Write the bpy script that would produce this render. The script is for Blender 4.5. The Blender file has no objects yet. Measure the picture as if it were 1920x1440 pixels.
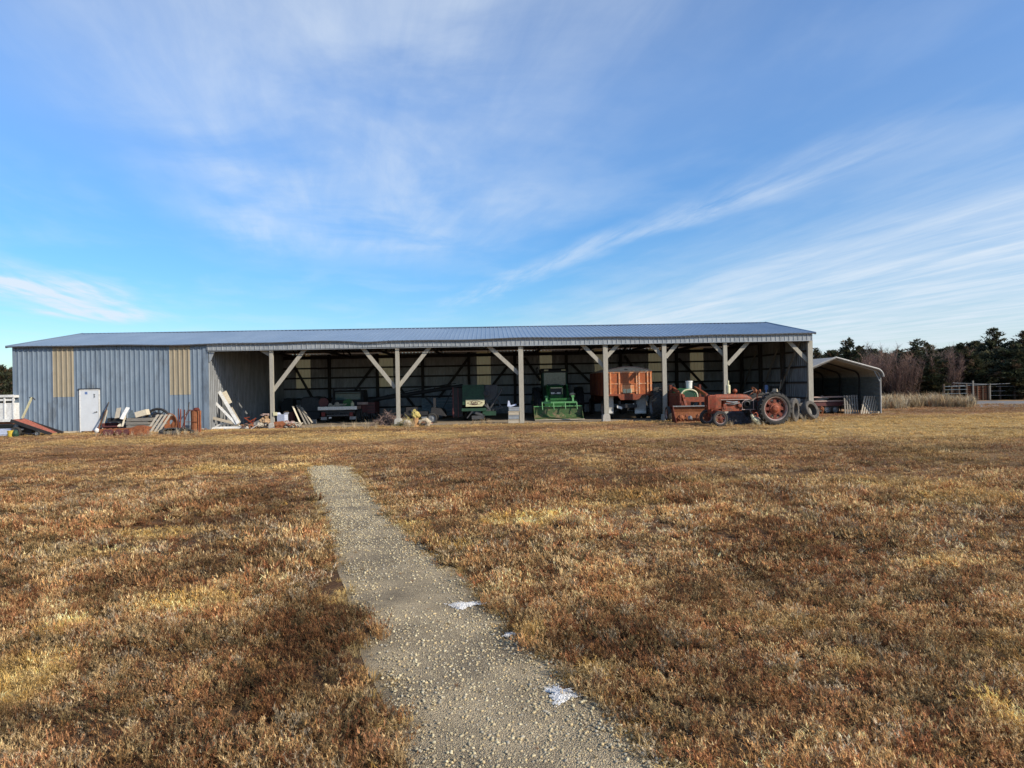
import bpy, math, random
import numpy as np
from mathutils import Vector, Matrix
random.seed(7); RNG = np.random.default_rng(11)
R = math.radians
SC = bpy.context.scene
COL = SC.collection
EYE, F, TH, ROLL = 1.9, 1300.0, R(1.8), math.atan(0.0192)

# ---------------------------------------------------------------- camera
PITCH = math.atan(2.0 / F)
_r = Vector((math.cos(ROLL), 0, -math.sin(ROLL))); _u0 = Vector((math.sin(ROLL), 0, math.cos(ROLL))); _f0 = Vector((0, 1, 0))
_f = (_f0 * math.cos(PITCH) + _u0 * math.sin(PITCH)).normalized()
_u = _r.cross(_f).normalized()
cam_d = bpy.data.cameras.new('camera'); cam = bpy.data.objects.new('camera', cam_d); COL.objects.link(cam)
m = Matrix((( _r.x, _u.x, -_f.x, 0), (_r.y, _u.y, -_f.y, 0), (_r.z, _u.z, -_f.z, EYE), (0, 0, 0, 1)))
cam.matrix_world = m
cam_d.sensor_width = 36; cam_d.lens = 36 * F / 1920; cam_d.clip_start = 0.1; cam_d.clip_end = 3000
SC.camera = cam

# ---------------------------------------------------------------- where things stand (survey of the place)
def ray(px, py):
    return (_r * ((px - 960) / F) + _u * ((720 - py) / F) + _f)
def ground(px, py):
    d = ray(px, py); t = -EYE / d.z
    return (d.x * t, d.y * t)
EU = Vector((math.cos(TH), math.sin(TH), 0)); EV = Vector((-math.sin(TH), math.cos(TH), 0))
_d = ray(28, 813); O = Vector((_d.x * 33.7 / _d.y, 33.7, 0))
def S(u, v, z=0): return O + EU * u + EV * v + Vector((0, 0, z))
def uz(px, py, v):
    d = ray(px, py); c = Vector((0, 0, EYE)) - O
    t = (v - c.dot(EV)) / d.dot(EV)
    p = c + d * t
    return p.dot(EU), p.z
def gv(px, py):
    x, y = ground(px, py)
    return (Vector((x, y, 0)) - O).dot(EV)
class Site:
    """a spot in the shed's own axes; q() gives local coordinates of a surveyed point"""
    def __init__(s, px, py=None, v=None):
        s.v = gv(px, py) if v is None else v
        if v is None and 28 < px < 392: s.v = min(s.v, -.75)
        s.u0 = uz(px, 780, s.v)[0]
        s.loc = S(s.u0, s.v)
    def q(s, px, py, dv=0.0):
        u, z = uz(px, py, s.v + dv)
        return Vector((u - s.u0, dv, z))

# ---------------------------------------------------------------- mesh builder
class MB:
    def __init__(s): s.v = []; s.f = []
    def add(s, vs, fs):
        n = len(s.v); s.v += [tuple(float(w) for w in p) for p in vs]; assert all(len(w) == 3 for w in s.v[n:]); s.f += [tuple(i + n for i in f) for f in fs]; return s
    def box(s, x0, x1, y0, y1, z0, z1):
        return s.add([(x0,y0,z0),(x1,y0,z0),(x1,y1,z0),(x0,y1,z0),(x0,y0,z1),(x1,y0,z1),(x1,y1,z1),(x0,y1,z1)],
                     [(0,3,2,1),(4,5,6,7),(0,1,5,4),(1,2,6,5),(2,3,7,6),(3,0,4,7)])
    def bar(s, p, q, w, h=None, up=(0, 0, 1)):
        p = Vector(p); q = Vector(q); h = h or w; d = (q - p)
        if d.length < 1e-6: return s
        d.normalize(); up = Vector(up)
        if abs(d.dot(up)) > .97: up = Vector((0, 1, 0))
        a = d.cross(up).normalized(); b = a.cross(d).normalized()
        vs = []
        for e in (p, q):
            for (i, j) in ((-1,-1),(1,-1),(1,1),(-1,1)): vs.append(e + a * (i * w / 2) + b * (j * h / 2))
        return s.add(vs, [(0,3,2,1),(4,5,6,7),(0,1,5,4),(1,2,6,5),(2,3,7,6),(3,0,4,7)])
    def tube(s, pts, r, n=8, caps=True):
        pts = [Vector(p) for p in pts]; k = len(pts)
        rr = r if isinstance(r, (list, tuple)) else [r] * k
        vs = []; fs = []; a = None
        for i, p in enumerate(pts):
            d = (pts[min(i + 1, k - 1)] - pts[max(i - 1, 0)])
            d = d.normalized() if d.length > 1e-9 else Vector((0, 0, 1))
            if a is None: a = d.cross(Vector((0.13, 0.41, 0.9)) if abs(d.z) < .9 else Vector((1, 0, 0))).normalized()
            else:
                a = (a - d * a.dot(d)).normalized()
            b = d.cross(a)
            for j in range(n):
                t = 2 * math.pi * j / n; vs.append(p + (a * math.cos(t) + b * math.sin(t)) * rr[i])
        for i in range(k - 1):
            for j in range(n):
                j2 = (j + 1) % n; fs.append((i*n+j, i*n+j2, (i+1)*n+j2, (i+1)*n+j))
        if caps: fs.append(tuple(range(n))[::-1]); fs.append(tuple((k-1)*n + j for j in range(n)))
        return s.add(vs, fs)
    def lathe(s, prof, o, axis=(0, 0, 1), n=24, caps=False):
        ax = Vector(axis).normalized(); a = ax.orthogonal().normalized(); b = ax.cross(a); o = Vector(o)
        vs = []; fs = []; k = len(prof)
        for (r, t) in prof:
            for j in range(n):
                g = 2 * math.pi * j / n; vs.append(o + ax * t + (a * math.cos(g) + b * math.sin(g)) * r)
        for i in range(k - 1):
            for j in range(n):
                j2 = (j + 1) % n; fs.append((i*n+j, i*n+j2, (i+1)*n+j2, (i+1)*n+j))
        if caps: fs.append(tuple(range(n))[::-1]); fs.append(tuple((k-1)*n + j for j in range(n)))
        return s.add(vs, fs)
    def prism(s, poly, y0, y1, M=None):
        """polygon in x,z swept along y"""
        n = len(poly); vs = [Vector((x, y0, z)) for x, z in poly] + [Vector((x, y1, z)) for x, z in poly]
        if M: vs = [M @ p for p in vs]
        fs = [tuple(range(n)), tuple(range(2*n-1, n-1, -1))] + [(i, i+n, (i+1) % n + n, (i+1) % n) for i in range(n)]
        return s.add(vs, fs)
    def prismx(s, poly, x0, x1):
        """polygon in y,z swept along x"""
        n = len(poly); vs = [(x0, y, z) for y, z in poly] + [(x1, y, z) for y, z in poly]
        fs = [tuple(range(n)), tuple(range(2*n-1, n-1, -1))] + [(i, i+n, (i+1) % n + n, (i+1) % n) for i in range(n)]
        return s.add(vs, fs)
    def ell(s, c, r, n=14, k=8, wob=0.0, seed=0):
        rn = random.Random(seed); c = Vector(c); vs = []; fs = []
        for i in range(k + 1):
            ph = math.pi * i / k
            for j in range(n):
                t = 2 * math.pi * j / n; w = 1 + wob * (rn.random() - .5) * 2
                vs.append(c + Vector((r[0]*math.sin(ph)*math.cos(t), r[1]*math.sin(ph)*math.sin(t), r[2]*math.cos(ph))) * 1.0 * w if wob else
                          c + Vector((r[0]*math.sin(ph)*math.cos(t), r[1]*math.sin(ph)*math.sin(t), r[2]*math.cos(ph))))
        for i in range(k):
            for j in range(n):
                j2 = (j + 1) % n; fs.append((i*n+j, (i+1)*n+j, (i+1)*n+j2, i*n+j2))
        return s.add(vs, fs)
    def corr(s, u0, u1, z0, z1, fn, per=.2286, rh=.022, rw=.055, side=1):
        """ribbed sheet steel; fn(u, depth, t) -> point, t 0..1 up the sheet"""
        us = []
        k0 = math.floor(u0 / per) - 1; k1 = math.ceil(u1 / per) + 1
        for k in range(k0, k1 + 1):
            c = k * per
            us += [(c - rw/2, 0), (c - rw/4, rh), (c + rw/4, rh), (c + rw/2, 0)]
            for g in (1/3, 2/3):
                us += [(c + per*g - .012, 0), (c + per*g, rh * .22), (c + per*g + .012, 0)]
        us = [p for p in us if u0 <= p[0] <= u1]
        us = [(u0, 0)] + us + [(u1, 0)]
        n = len(s.v)
        for (u, h) in us:
            s.v.append(tuple(fn(u, h * side, z0))); s.v.append(tuple(fn(u, h * side, z1)))
        for i in range(len(us) - 1):
            s.f.append((n+2*i, n+2*i+2, n+2*i+3, n+2*i+1))
        return s
def mesh_of(name, mb, mt, smooth=False):
    me = bpy.data.meshes.new(name); me.from_pydata(mb.v, [], mb.f); me.update()
    if mt: me.materials.append(mt)
    if smooth:
        me.shade_smooth()
    return me
def part(name, mb, mt, parent, smooth=False, label=None, bevel=0):
    o = bpy.data.objects.new(name, mesh_of(name, mb, mt, smooth)); COL.objects.link(o); o.parent = parent
    if label: o['label'] = label
    if bevel:
        b = o.modifiers.new('bevel', 'BEVEL'); b.width = bevel; b.segments = 2; b.limit_method = 'ANGLE'
    return o
def E(name, label, cat, loc, rz=TH, group=None):
    o = bpy.data.objects.new(name, None); COL.objects.link(o); o.location = loc; o.rotation_euler = (0, 0, rz)
    o.empty_display_size = .2
    o['label'] = label; o['category'] = cat
    if group: o['group'] = group
    return o
def solo(name, label, cat, mb, mt, loc=(0, 0, 0), rz=TH, group=None, smooth=False, kind=None, bevel=0):
    o = bpy.data.objects.new(name, mesh_of(name, mb, mt, smooth)); COL.objects.link(o); o.location = loc; o.rotation_euler = (0, 0, rz)
    o['label'] = label; o['category'] = cat
    if group: o['group'] = group
    if kind: o['kind'] = kind
    if bevel:
        b = o.modifiers.new('bevel', 'BEVEL'); b.width = bevel; b.segments = 2; b.limit_method = 'ANGLE'
    return o

# ---------------------------------------------------------------- materials
def nt(name):
    m = bpy.data.materials.new(name); m.use_nodes = True; t = m.node_tree; t.nodes.clear()
    return m, t, t.nodes, t.links
def mat(name, c1, c2=None, scale=6, rough=.8, metal=0.0, bump=0.0, rust=None, rust_amt=.5, rscale=3, stretch=(1, 1, 1), spec=.3, trans=None, grime=.7):
    m, t, N, L = nt(name)
    out = N.new('ShaderNodeOutputMaterial'); b = N.new('ShaderNodeBsdfPrincipled')
    b.inputs['Roughness'].default_value = rough; b.inputs['Metallic'].default_value = metal
    b.inputs['Specular IOR Level'].default_value = spec
    tc = N.new('ShaderNodeTexCoord'); mp = N.new('ShaderNodeMapping'); mp.inputs['Scale'].default_value = stretch
    L.new(tc.outputs['Object'], mp.inputs[0])
    c2 = c2 or tuple(x * .7 for x in c1)
    n = N.new('ShaderNodeTexNoise'); n.inputs['Scale'].default_value = scale; n.inputs['Detail'].default_value = 6; n.inputs['Roughness'].default_value = .65
    L.new(mp.outputs[0], n.inputs[0])
    rp = N.new('ShaderNodeValToRGB'); rp.color_ramp.elements[0].position = .35; rp.color_ramp.elements[1].position = .65
    rp.color_ramp.elements[0].color = (*c1, 1); rp.color_ramp.elements[1].color = (*c2, 1)
    L.new(n.outputs[0], rp.inputs[0]); col = rp.outputs[0]
    if rust:
        n2 = N.new('ShaderNodeTexNoise'); n2.inputs['Scale'].default_value = rscale; n2.inputs['Detail'].default_value = 8; n2.inputs['Roughness'].default_value = .75
        L.new(mp.outputs[0], n2.inputs[0])
        r2 = N.new('ShaderNodeValToRGB'); r2.color_ramp.elements[0].position = .62 - rust_amt * .25; r2.color_ramp.elements[1].position = .72 - rust_amt * .22
        L.new(n2.outputs[0], r2.inputs[0])
        mx = N.new('ShaderNodeMix'); mx.data_type = 'RGBA'; L.new(r2.outputs[0], mx.inputs[0]); L.new(col, mx.inputs[6]); mx.inputs[7].default_value = (*rust, 1)
        col = mx.outputs[2]
    g1 = N.new('ShaderNodeTexNoise'); g1.inputs['Scale'].default_value = scale * 3.1; g1.inputs['Detail'].default_value = 7; g1.inputs['Roughness'].default_value = .7; L.new(mp.outputs[0], g1.inputs[0])
    g2 = N.new('ShaderNodeValToRGB'); g2.color_ramp.elements[0].position = .30; g2.color_ramp.elements[0].color = (.55, .52, .50, 1); g2.color_ramp.elements[1].position = .58; g2.color_ramp.elements[1].color = (1.06, 1.05, 1.03, 1); L.new(g1.outputs[0], g2.inputs[0])
    g3 = N.new('ShaderNodeMix'); g3.data_type = 'RGBA'; g3.blend_type = 'MULTIPLY'; g3.inputs[0].default_value = grime; L.new(col, g3.inputs[6]); L.new(g2.outputs[0], g3.inputs[7]); col = g3.outputs[2]
    L.new(col, b.inputs['Base Color'])
    if bump:
        bp = N.new('ShaderNodeBump'); bp.inputs['Strength'].default_value = bump; bp.inputs['Distance'].default_value = .02
        L.new(n.outputs[0], bp.inputs['Height']); L.new(bp.outputs[0], b.inputs['Normal'])
    if trans:
        tr = N.new('ShaderNodeBsdfTranslucent'); tr.inputs[0].default_value = (*trans, 1)
        ad = N.new('ShaderNodeMixShader'); ad.inputs[0].default_value = .5
        L.new(b.outputs[0], ad.inputs[1]); L.new(tr.outputs[0], ad.inputs[2]); L.new(ad.outputs[0], out.inputs[0])
    else: L.new(b.outputs[0], out.inputs[0])
    return m
M = {}
RUST = (.16, .055, .022)
M['wall'] = mat('wall_steel', (.165, .215, .275), (.205, .255, .315), 1.6, .45, .15, 0, grime=.3, rust=(.13, .155, .185), rust_amt=.35, rscale=.9, stretch=(1, 1, .35))
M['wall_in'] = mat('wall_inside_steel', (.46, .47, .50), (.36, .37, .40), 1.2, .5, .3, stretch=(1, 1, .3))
M['roof'] = mat('roof_steel', (.24, .31, .385), (.29, .36, .43), .7, .36, .55, 0, grime=.12, stretch=(1, .3, 1))
M['fascia'] = mat('fascia_steel', (.32, .345, .37), (.25, .275, .30), 2.5, .5, .15, stretch=(2, 1, .5))
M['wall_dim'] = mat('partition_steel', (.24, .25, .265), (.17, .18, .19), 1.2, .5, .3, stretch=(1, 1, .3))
M['dustrim'] = mat('dusty_rim', (.34, .27, .25), (.20, .14, .13), 6, .8)
M['fiberglass'] = mat('fibreglass', (.60, .53, .40), (.52, .46, .345), 5, .6, 0, grime=.15, trans=(.60, .44, .20), stretch=(1, 1, .3))
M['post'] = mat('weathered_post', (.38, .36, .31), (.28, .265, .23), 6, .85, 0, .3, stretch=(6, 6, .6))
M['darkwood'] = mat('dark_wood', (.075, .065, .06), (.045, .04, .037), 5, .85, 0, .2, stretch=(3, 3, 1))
M['concrete'] = mat('concrete', (.44, .42, .38), (.33, .31, .28), 9, .9, 0, .5)
M['white'] = mat('white_paint', (.72, .72, .70), (.60, .60, .58), 4, .5, 0)
M['doorwhite'] = mat('door_paint', (.60, .63, .66), (.55, .58, .61), 2, .45, 0, grime=.12)
M['red'] = mat('faded_red_paint', (.27, .050, .025), (.19, .035, .02), 5, .6, 0, .1, rust=(.20, .08, .04), rust_amt=.5, rscale=7)
M['redlight'] = mat('sunbleached_red', (.30, .072, .030), (.19, .045, .022), 6, .6, 0, .15, rust=(.13, .055, .035), rust_amt=.55, rscale=8)
M['darkred'] = mat('dark_red', (.14, .028, .018), (.09, .022, .016), 5, .65, 0, .1, rust=RUST, rust_amt=.5, rscale=6)
M['truck'] = mat('truck_orange', (.40, .118, .038), (.30, .078, .026), 3, .55, 0, .05, rust=(.22, .075, .035), rust_amt=.5, rscale=5)
M['truckpale'] = mat('truck_faded', (.62, .30, .14), (.60, .19, .06), 6, .6, 0, .1, rust=(.55, .45, .36), rust_amt=.4, rscale=8)
M['green'] = mat('tractor_green', (.022, .12, .03), (.016, .08, .02), 4, .45, 0, 0, rust=(.10, .12, .05), rust_amt=.2, rscale=6)
M['greenlite'] = mat('worn_green', (.07, .25, .085), (.12, .28, .13), 6, .5)
M['bucketgreen'] = mat('muddy_green', (.035, .10, .032), (.06, .09, .035), 4, .6, 0, .2, rust=(.17, .13, .08), rust_amt=.5, rscale=3)
M['darkgreen'] = mat('dark_green', (.022, .07, .04), (.018, .045, .03), 3, .6)
M['black'] = mat('black_metal', (.022, .022, .024), (.035, .033, .033), 5, .6)
M['rubber'] = mat('rubber', (.030, .030, .030), (.055, .052, .048), 7, .85, 0, .3)
M['dustrubber'] = mat('dusty_rubber', (.06, .057, .052), (.11, .10, .09), 6, .9, 0, .4)
M['rust'] = mat('rusty_steel', (.20, .07, .03), (.30, .12, .055), 7, .85, 0, .4)
M['orangerust'] = mat('orange_rust', (.33, .12, .05), (.15, .055, .03), 11, .85, 0, .4)
M['grey'] = mat('grey_steel', (.26, .27, .28), (.18, .19, .20), 4, .5, .3)
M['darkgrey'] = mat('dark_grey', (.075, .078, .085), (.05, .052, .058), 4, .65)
M['slate'] = mat('slate_panel', (.15, .19, .22), (.11, .145, .17), 3, .5, .2)
M['wood'] = mat('weathered_board', (.46, .41, .33), (.33, .29, .23), 5, .85, 0, .3, stretch=(1, 6, 6))
M['woodgrey'] = mat('grey_board', (.25, .235, .21), (.15, .14, .125), 6, .9, 0, .4, stretch=(.7, 5, 9))
M['palewood'] = mat('pale_board', (.66, .60, .47), (.52, .46, .36), 5, .8, 0, .2, stretch=(1, 4, 4))
M['card'] = mat('cardboard', (.42, .28, .17), (.33, .22, .13), 6, .9)
M['blue'] = mat('blue_paint', (.10, .18, .42), (.16, .22, .38), 5, .6)
M['paleblue'] = mat('pale_blue', (.50, .55, .68), (.40, .45, .60), 14, .7)
M['yellow'] = mat('yellow_plastic', (.62, .46, .06), (.50, .36, .05), 4, .5)
M['cream'] = mat('cream_sign', (.60, .58, .38), (.52, .50, .33), 6, .5)
M['pink'] = mat('faded_pink', (.42, .31, .28), (.30, .22, .20), 6, .7)
M['glass'] = mat('dusty_glass', (.04, .06, .08), (.12, .15, .17), 5, .12, 0, spec=.8)
M['greenglass'] = mat('green_glass', (.04, .10, .11), (.07, .13, .14), 5, .15, 0, spec=.8)
M['bark'] = mat('bark', (.09, .065, .045), (.05, .036, .028), 8, .95, 0, .5)
M['stump'] = mat('stump_wood', (.45, .26, .12), (.32, .18, .08), 9, .9, 0, .5)
M['lichen'] = mat('lichen_wood', (.50, .40, .14), (.36, .30, .10), 12, .95, 0, .6)
M['bone'] = mat('bleached_wood', (.52, .45, .33), (.38, .31, .22), 7, .8, 0, .3)
M['snow'] = mat('snow', (.78, .78, .78), (.60, .59, .57), 40, .6, 0, .6)
M['grime'] = mat('lamp_red', (.16, .02, .02), (.12, .015, .015), 4, .3)
M['maroon'] = mat('maroon', (.12, .035, .035), (.08, .03, .03), 4, .6)
M['char'] = mat('charcoal_canvas', (.085, .08, .09), (.05, .048, .055), 5, .95, 0, .8)
M['carin'] = mat('carport_lining', (.42, .40, .36), (.34, .33, .30), 3, .55, .1)
M['trim'] = mat('carport_trim', (.31, .31, .305), (.25, .25, .245), 3, .5, .1)
M['carwall'] = mat('carport_wall', (.21, .26, .28), (.16, .20, .22), 3, .5, .15, stretch=(.3, .3, 1))
M['twig'] = mat('twigs', (.27, .19, .16), (.16, .11, .10), 9, .9)
M['fadedred'] = mat('faded_pink_red', (.40, .15, .11), (.27, .09, .07), 7, .8)
# ---------------------------------------------------------------- light and sky
SUN_AZ, SUN_EL = R(123), R(29)
W = bpy.data.worlds.new("World"); SC.world = W; W.use_nodes = True
wt = W.node_tree; wt.nodes.clear(); N = wt.nodes; L = wt.links
def mth(op, a, b=None, c=None, clamp=False):
    n = N.new('ShaderNodeMath'); n.operation = op; n.use_clamp = clamp
    for i, x in enumerate((a, b, c)):
        if x is None: continue
        if isinstance(x, (int, float)): n.inputs[i].default_value = x
        else: L.new(x, n.inputs[i])
    return n.outputs[0]
def smooth(x, a, b):
    n = N.new('ShaderNodeMapRange'); n.interpolation_type = 'SMOOTHSTEP'; L.new(x, n.inputs[0])
    n.inputs[1].default_value = a; n.inputs[2].default_value = b; return n.outputs[0]
wo = N.new('ShaderNodeOutputWorld'); bg = N.new('ShaderNodeBackground'); bg.inputs[1].default_value = .10
sky = N.new('ShaderNodeTexSky'); sky.sky_type = 'NISHITA'; sky.sun_disc = False
sky.sun_elevation = SUN_EL; sky.sun_rotation = SUN_AZ; sky.air_density = 1.0; sky.dust_density = .4; sky.ozone_density = 2.2
tc = N.new('ShaderNodeTexCoord')
vr = N.new('ShaderNodeVectorRotate'); vr.rotation_type = 'Z_AXIS'; vr.inputs['Angle'].default_value = -R(13.4)
L.new(tc.outputs['Generated'], vr.inputs[0])
sp = N.new('ShaderNodeSeparateXYZ'); L.new(vr.outputs[0], sp.inputs[0])
zz = mth('MAXIMUM', sp.outputs[2], .02)
yy = mth('MAXIMUM', sp.outputs[1], .05)
cu = mth('DIVIDE', sp.outputs[0], mth('ADD', zz, .012)); cv = mth('DIVIDE', yy, mth('ADD', zz, .012))
# wind-drawn streaks on the cirrus layer
def streaks(su, sv, det, rough, dist, off=0.0, warp=0.0):
    cb = N.new('ShaderNodeCombineXYZ'); L.new(mth('MULTIPLY', cu, su), cb.inputs[0]); L.new(mth('MULTIPLY', cv, sv), cb.inputs[1]); cb.inputs[2].default_value = off
    n = N.new('ShaderNodeTexNoise'); n.inputs['Scale'].default_value = 1; n.inputs['Detail'].default_value = det
    n.inputs['Roughness'].default_value = rough; n.inputs['Distortion'].default_value = dist
    L.new(cb.outputs[0], n.inputs[0]); return n.outputs[0]
sA = streaks(1.5, .8, 6, .55, .3, 3.1)
sV = streaks(1.1, .9, 7, .55, .35, 5.2)
sB = streaks(3.6, .62, 8, .62, .35, 7.7)
sC = streaks(1.0, .5, 4, .5, .4, 1.4)
wu = mth('ADD', cu, mth('MULTIPLY', mth('SUBTRACT', sC, .5), 1.1))       # ragged edges
wv = mth('ADD', cv, mth('MULTIPLY', mth('SUBTRACT', sA, .5), 2.0))
mA = mth('MULTIPLY', mth('MULTIPLY', smooth(wu, -1.15, -.35), smooth(wu, 1.45, .35)), smooth(wv, 6.0, 4.2))
mA = mth('MULTIPLY', mA, mth('MULTIPLY_ADD', smooth(sV, .33, .62), .78, .22))
mA = mth('MULTIPLY', mA, mth('MULTIPLY_ADD', smooth(sB, .30, .66), .48, .58))
mC = mth('MULTIPLY', smooth(wu, 1.7, 4.4), mth('MULTIPLY_ADD', smooth(sB, .26, .74), .46, .46))
mB = mth('SUBTRACT', wu, mth('SUBTRACT', 2.35, mth('MULTIPLY', cv, .15)))
mB = mth('MULTIPLY', smooth(mth('ABSOLUTE', mB), .36, .0), mth('MULTIPLY', smooth(cv, 8.5, 6.5), smooth(cv, 1.6, 3.5)))
mB = mth('MULTIPLY', mB, smooth(sB, .30, .62))
mD = mth('MULTIPLY', smooth(mth('ABSOLUTE', mth('ADD', wu, 2.65)), .75, .1), mth('MULTIPLY', smooth(wv, 4.6, 6.6), smooth(wv, 10.0, 8.2)))
mD = mth('MULTIPLY', mD, mth('MULTIPLY_ADD', smooth(sB, .35, .6), .75, .30))
mD = mth('MULTIPLY', mD, mth('MULTIPLY_ADD', smooth(sV, .3, .6), .6, .5))
mE = mth('MULTIPLY', mth('MULTIPLY', smooth(cv, 8, 16), mth('MULTIPLY_ADD', smooth(sp.outputs[0], -.1, .45), .45, .10)), mth('MULTIPLY_ADD', smooth(sC, .35, .65), .7, .3))
c = mth('MULTIPLY', mA, .46)
c = mth('ADD', c, mth('MULTIPLY', mC, .82)); c = mth('ADD', c, mth('MULTIPLY', mB, .42)); c = mth('ADD', c, mth('MULTIPLY', mD, 1.0)); c = mth('ADD', c, mE)
c = mth('MULTIPLY_ADD', smooth(sA, .42, .75), .14, c)
c = mth('ADD', c, .03)
lo = smooth(sp.outputs[2], .015, .075)
c = mth('ADD', mth('MULTIPLY', c, lo), mth('MULTIPLY', mth('SUBTRACT', 1, lo), mth('MULTIPLY_ADD', smooth(sp.outputs[0], -.1, .5), .40, .12)))
c = mth('MINIMUM', c, .90)
mix = N.new('ShaderNodeMix'); mix.data_type = 'RGBA'; L.new(c, mix.inputs[0])
hs = N.new('ShaderNodeHueSaturation'); vgr = N.new('ShaderNodeMapRange'); L.new(sp.outputs[2], vgr.inputs[0]); vgr.inputs[1].default_value = 0; vgr.inputs[2].default_value = .38; vgr.inputs[3].default_value = 1.0; vgr.inputs[4].default_value = 1.55; L.new(vgr.outputs[0], hs.inputs['Value'])
sgr = N.new('ShaderNodeMapRange'); L.new(sp.outputs[2], sgr.inputs[0]); sgr.inputs[1].default_value = 0; sgr.inputs[2].default_value = .35; sgr.inputs[3].default_value = 1.42; sgr.inputs[4].default_value = 1.08; L.new(sgr.outputs[0], hs.inputs['Saturation'])
hs.inputs['Hue'].default_value = .503
tn = N.new('ShaderNodeMix'); tn.data_type = 'RGBA'; tn.blend_type = 'MULTIPLY'; tn.inputs[0].default_value = 1; tn.inputs[7].default_value = (.84, .97, 1.10, 1)
L.new(sky.outputs[0], tn.inputs[6]); L.new(tn.outputs[2], hs.inputs['Color']); L.new(hs.outputs[0], mix.inputs[6])
mix.inputs[7].default_value = (6.4, 7.15, 8.0, 1)
L.new(mix.outputs[2], bg.inputs[0]); L.new(bg.outputs[0], wo.inputs[0])
sd = bpy.data.lights.new('sun', 'SUN'); sd.energy = 4.8; sd.angle = R(.53); sd.color = (1, .90, .74)
so = bpy.data.objects.new('sun', sd); COL.objects.link(so)
sv = Vector((math.sin(SUN_AZ) * math.cos(SUN_EL), math.cos(SUN_AZ) * math.cos(SUN_EL), math.sin(SUN_EL)))
so.rotation_euler = sv.to_track_quat('Z', 'Y').to_euler(); so.location = sv * 60
SC.view_settings.view_transform = 'Standard'; SC.view_settings.look = 'None'
SC.view_settings.exposure = 0.27; SC.view_settings.gamma = 1

# ---------------------------------------------------------------- terrain
def hsh(i, j, s):
    i = i.astype(np.int64); j = j.astype(np.int64)
    h = (i * 374761393 + j * 668265263 + s * 1442695041) & 0xffffffff
    h = ((h ^ (h >> 13)) * 1274126177) & 0xffffffff
    return ((h ^ (h >> 16)) & 0xffff) / 65535.0
def vn(x, y, sc, s=0):
    x = np.asarray(x, float) / sc; y = np.asarray(y, float) / sc
    i = np.floor(x); j = np.floor(y); fx = x - i; fy = y - j
    fx = fx*fx*(3-2*fx); fy = fy*fy*(3-2*fy)
    return (hsh(i, j, s)*(1-fx)*(1-fy) + hsh(i+1, j, s)*fx*(1-fy) + hsh(i, j+1, s)*(1-fx)*fy + hsh(i+1, j+1, s)*fx*fy)
def hgt(x, y):
    x = np.asarray(x, float); y = np.asarray(y, float)
    h = (vn(x, y, 3.1, 5) - .5) * .07 + (vn(x, y, 1.3, 9) - .5) * .035
    fade = np.clip((28 - y) / 6, 0, 1) * np.clip((y - 1) / 2, 0, 1)
    return h * fade
def gpts(lst): return [ground(*p) for p in lst]
PL = gpts([(571, 873), (590, 925), (612, 990), (636, 1060), (655, 1120), (682, 1200), (712, 1290), (742, 1390), (765, 1470), (800, 1650)])
PR = gpts([(655, 870), (700, 925), (752, 985), (822, 1040), (905, 1110), (985, 1190), (1075, 1265), (1170, 1350), (1265, 1440), (1500, 1650)])
_ly = np.array([p[1] for p in PL][::-1]); _lx = np.array([p[0] for p in PL][::-1])
_ry = np.array([p[1] for p in PR][::-1]); _rx = np.array([p[0] for p in PR][::-1])
def path_edges(y): return np.interp(y, _ly, _lx), np.interp(y, _ry, _rx)
PATH_Y1 = PL[0][1]

def grass_ground():
    m_, t, N, L = nt('ground'); out = N.new('ShaderNodeOutputMaterial'); b = N.new('ShaderNodeBsdfPrincipled'); b.inputs['Roughness'].default_value = 1; b.inputs['Specular IOR Level'].default_value = .1
    tc = N.new('ShaderNodeTexCoord')
    def noise(sc, d=6, r=.65):
        n = N.new('ShaderNodeTexNoise'); n.inputs['Scale'].default_value = sc; n.inputs['Detail'].default_value = d; n.inputs['Roughness'].default_value = r
        L.new(tc.outputs['Object'], n.inputs[0]); return n.outputs[0]
    r1 = N.new('ShaderNodeValToRGB'); L.new(noise(1.2, 8), r1.inputs[0])
    e = r1.color_ramp.elements; e[0].position = .32; e[0].color = (.12, .085, .06, 1); e[1].position = .7; e[1].color = (.36, .25, .14, 1)
    x = e.new(.52); x.color = (.22, .15, .09, 1)
    r2 = N.new('ShaderNodeValToRGB'); L.new(noise(22, 4), r2.inputs[0]); r2.color_ramp.elements[0].position = .3; r2.color_ramp.elements[1].position = .75
    r2.color_ramp.elements[0].color = (.45, .42, .42, 1); r2.color_ramp.elements[1].color = (1.15, 1.1, 1.0, 1)
    at = N.new('ShaderNodeAttribute'); at.attribute_name = 'tint'; m0 = N.new('ShaderNodeMix'); m0.data_type = 'RGBA'; L.new(at.outputs['Alpha'], m0.inputs[0]); L.new(r1.outputs[0], m0.inputs[6]); L.new(at.outputs['Color'], m0.inputs[7])
    mx = N.new('ShaderNodeMix'); mx.data_type = 'RGBA'; mx.blend_type = 'MULTIPLY'; mx.inputs[0].default_value = .9
    L.new(m0.outputs[2], mx.inputs[6]); L.new(r2.outputs[0], mx.inputs[7]); L.new(mx.outputs[2], b.inputs['Base Color'])
    bp = N.new('ShaderNodeBump'); bp.inputs['Strength'].default_value = .7; bp.inputs['Distance'].default_value = .03; L.new(noise(35, 5), bp.inputs['Height']); L.new(bp.outputs[0], b.inputs['Normal'])
    L.new(b.outputs[0], out.inputs[0]); return m_
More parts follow.
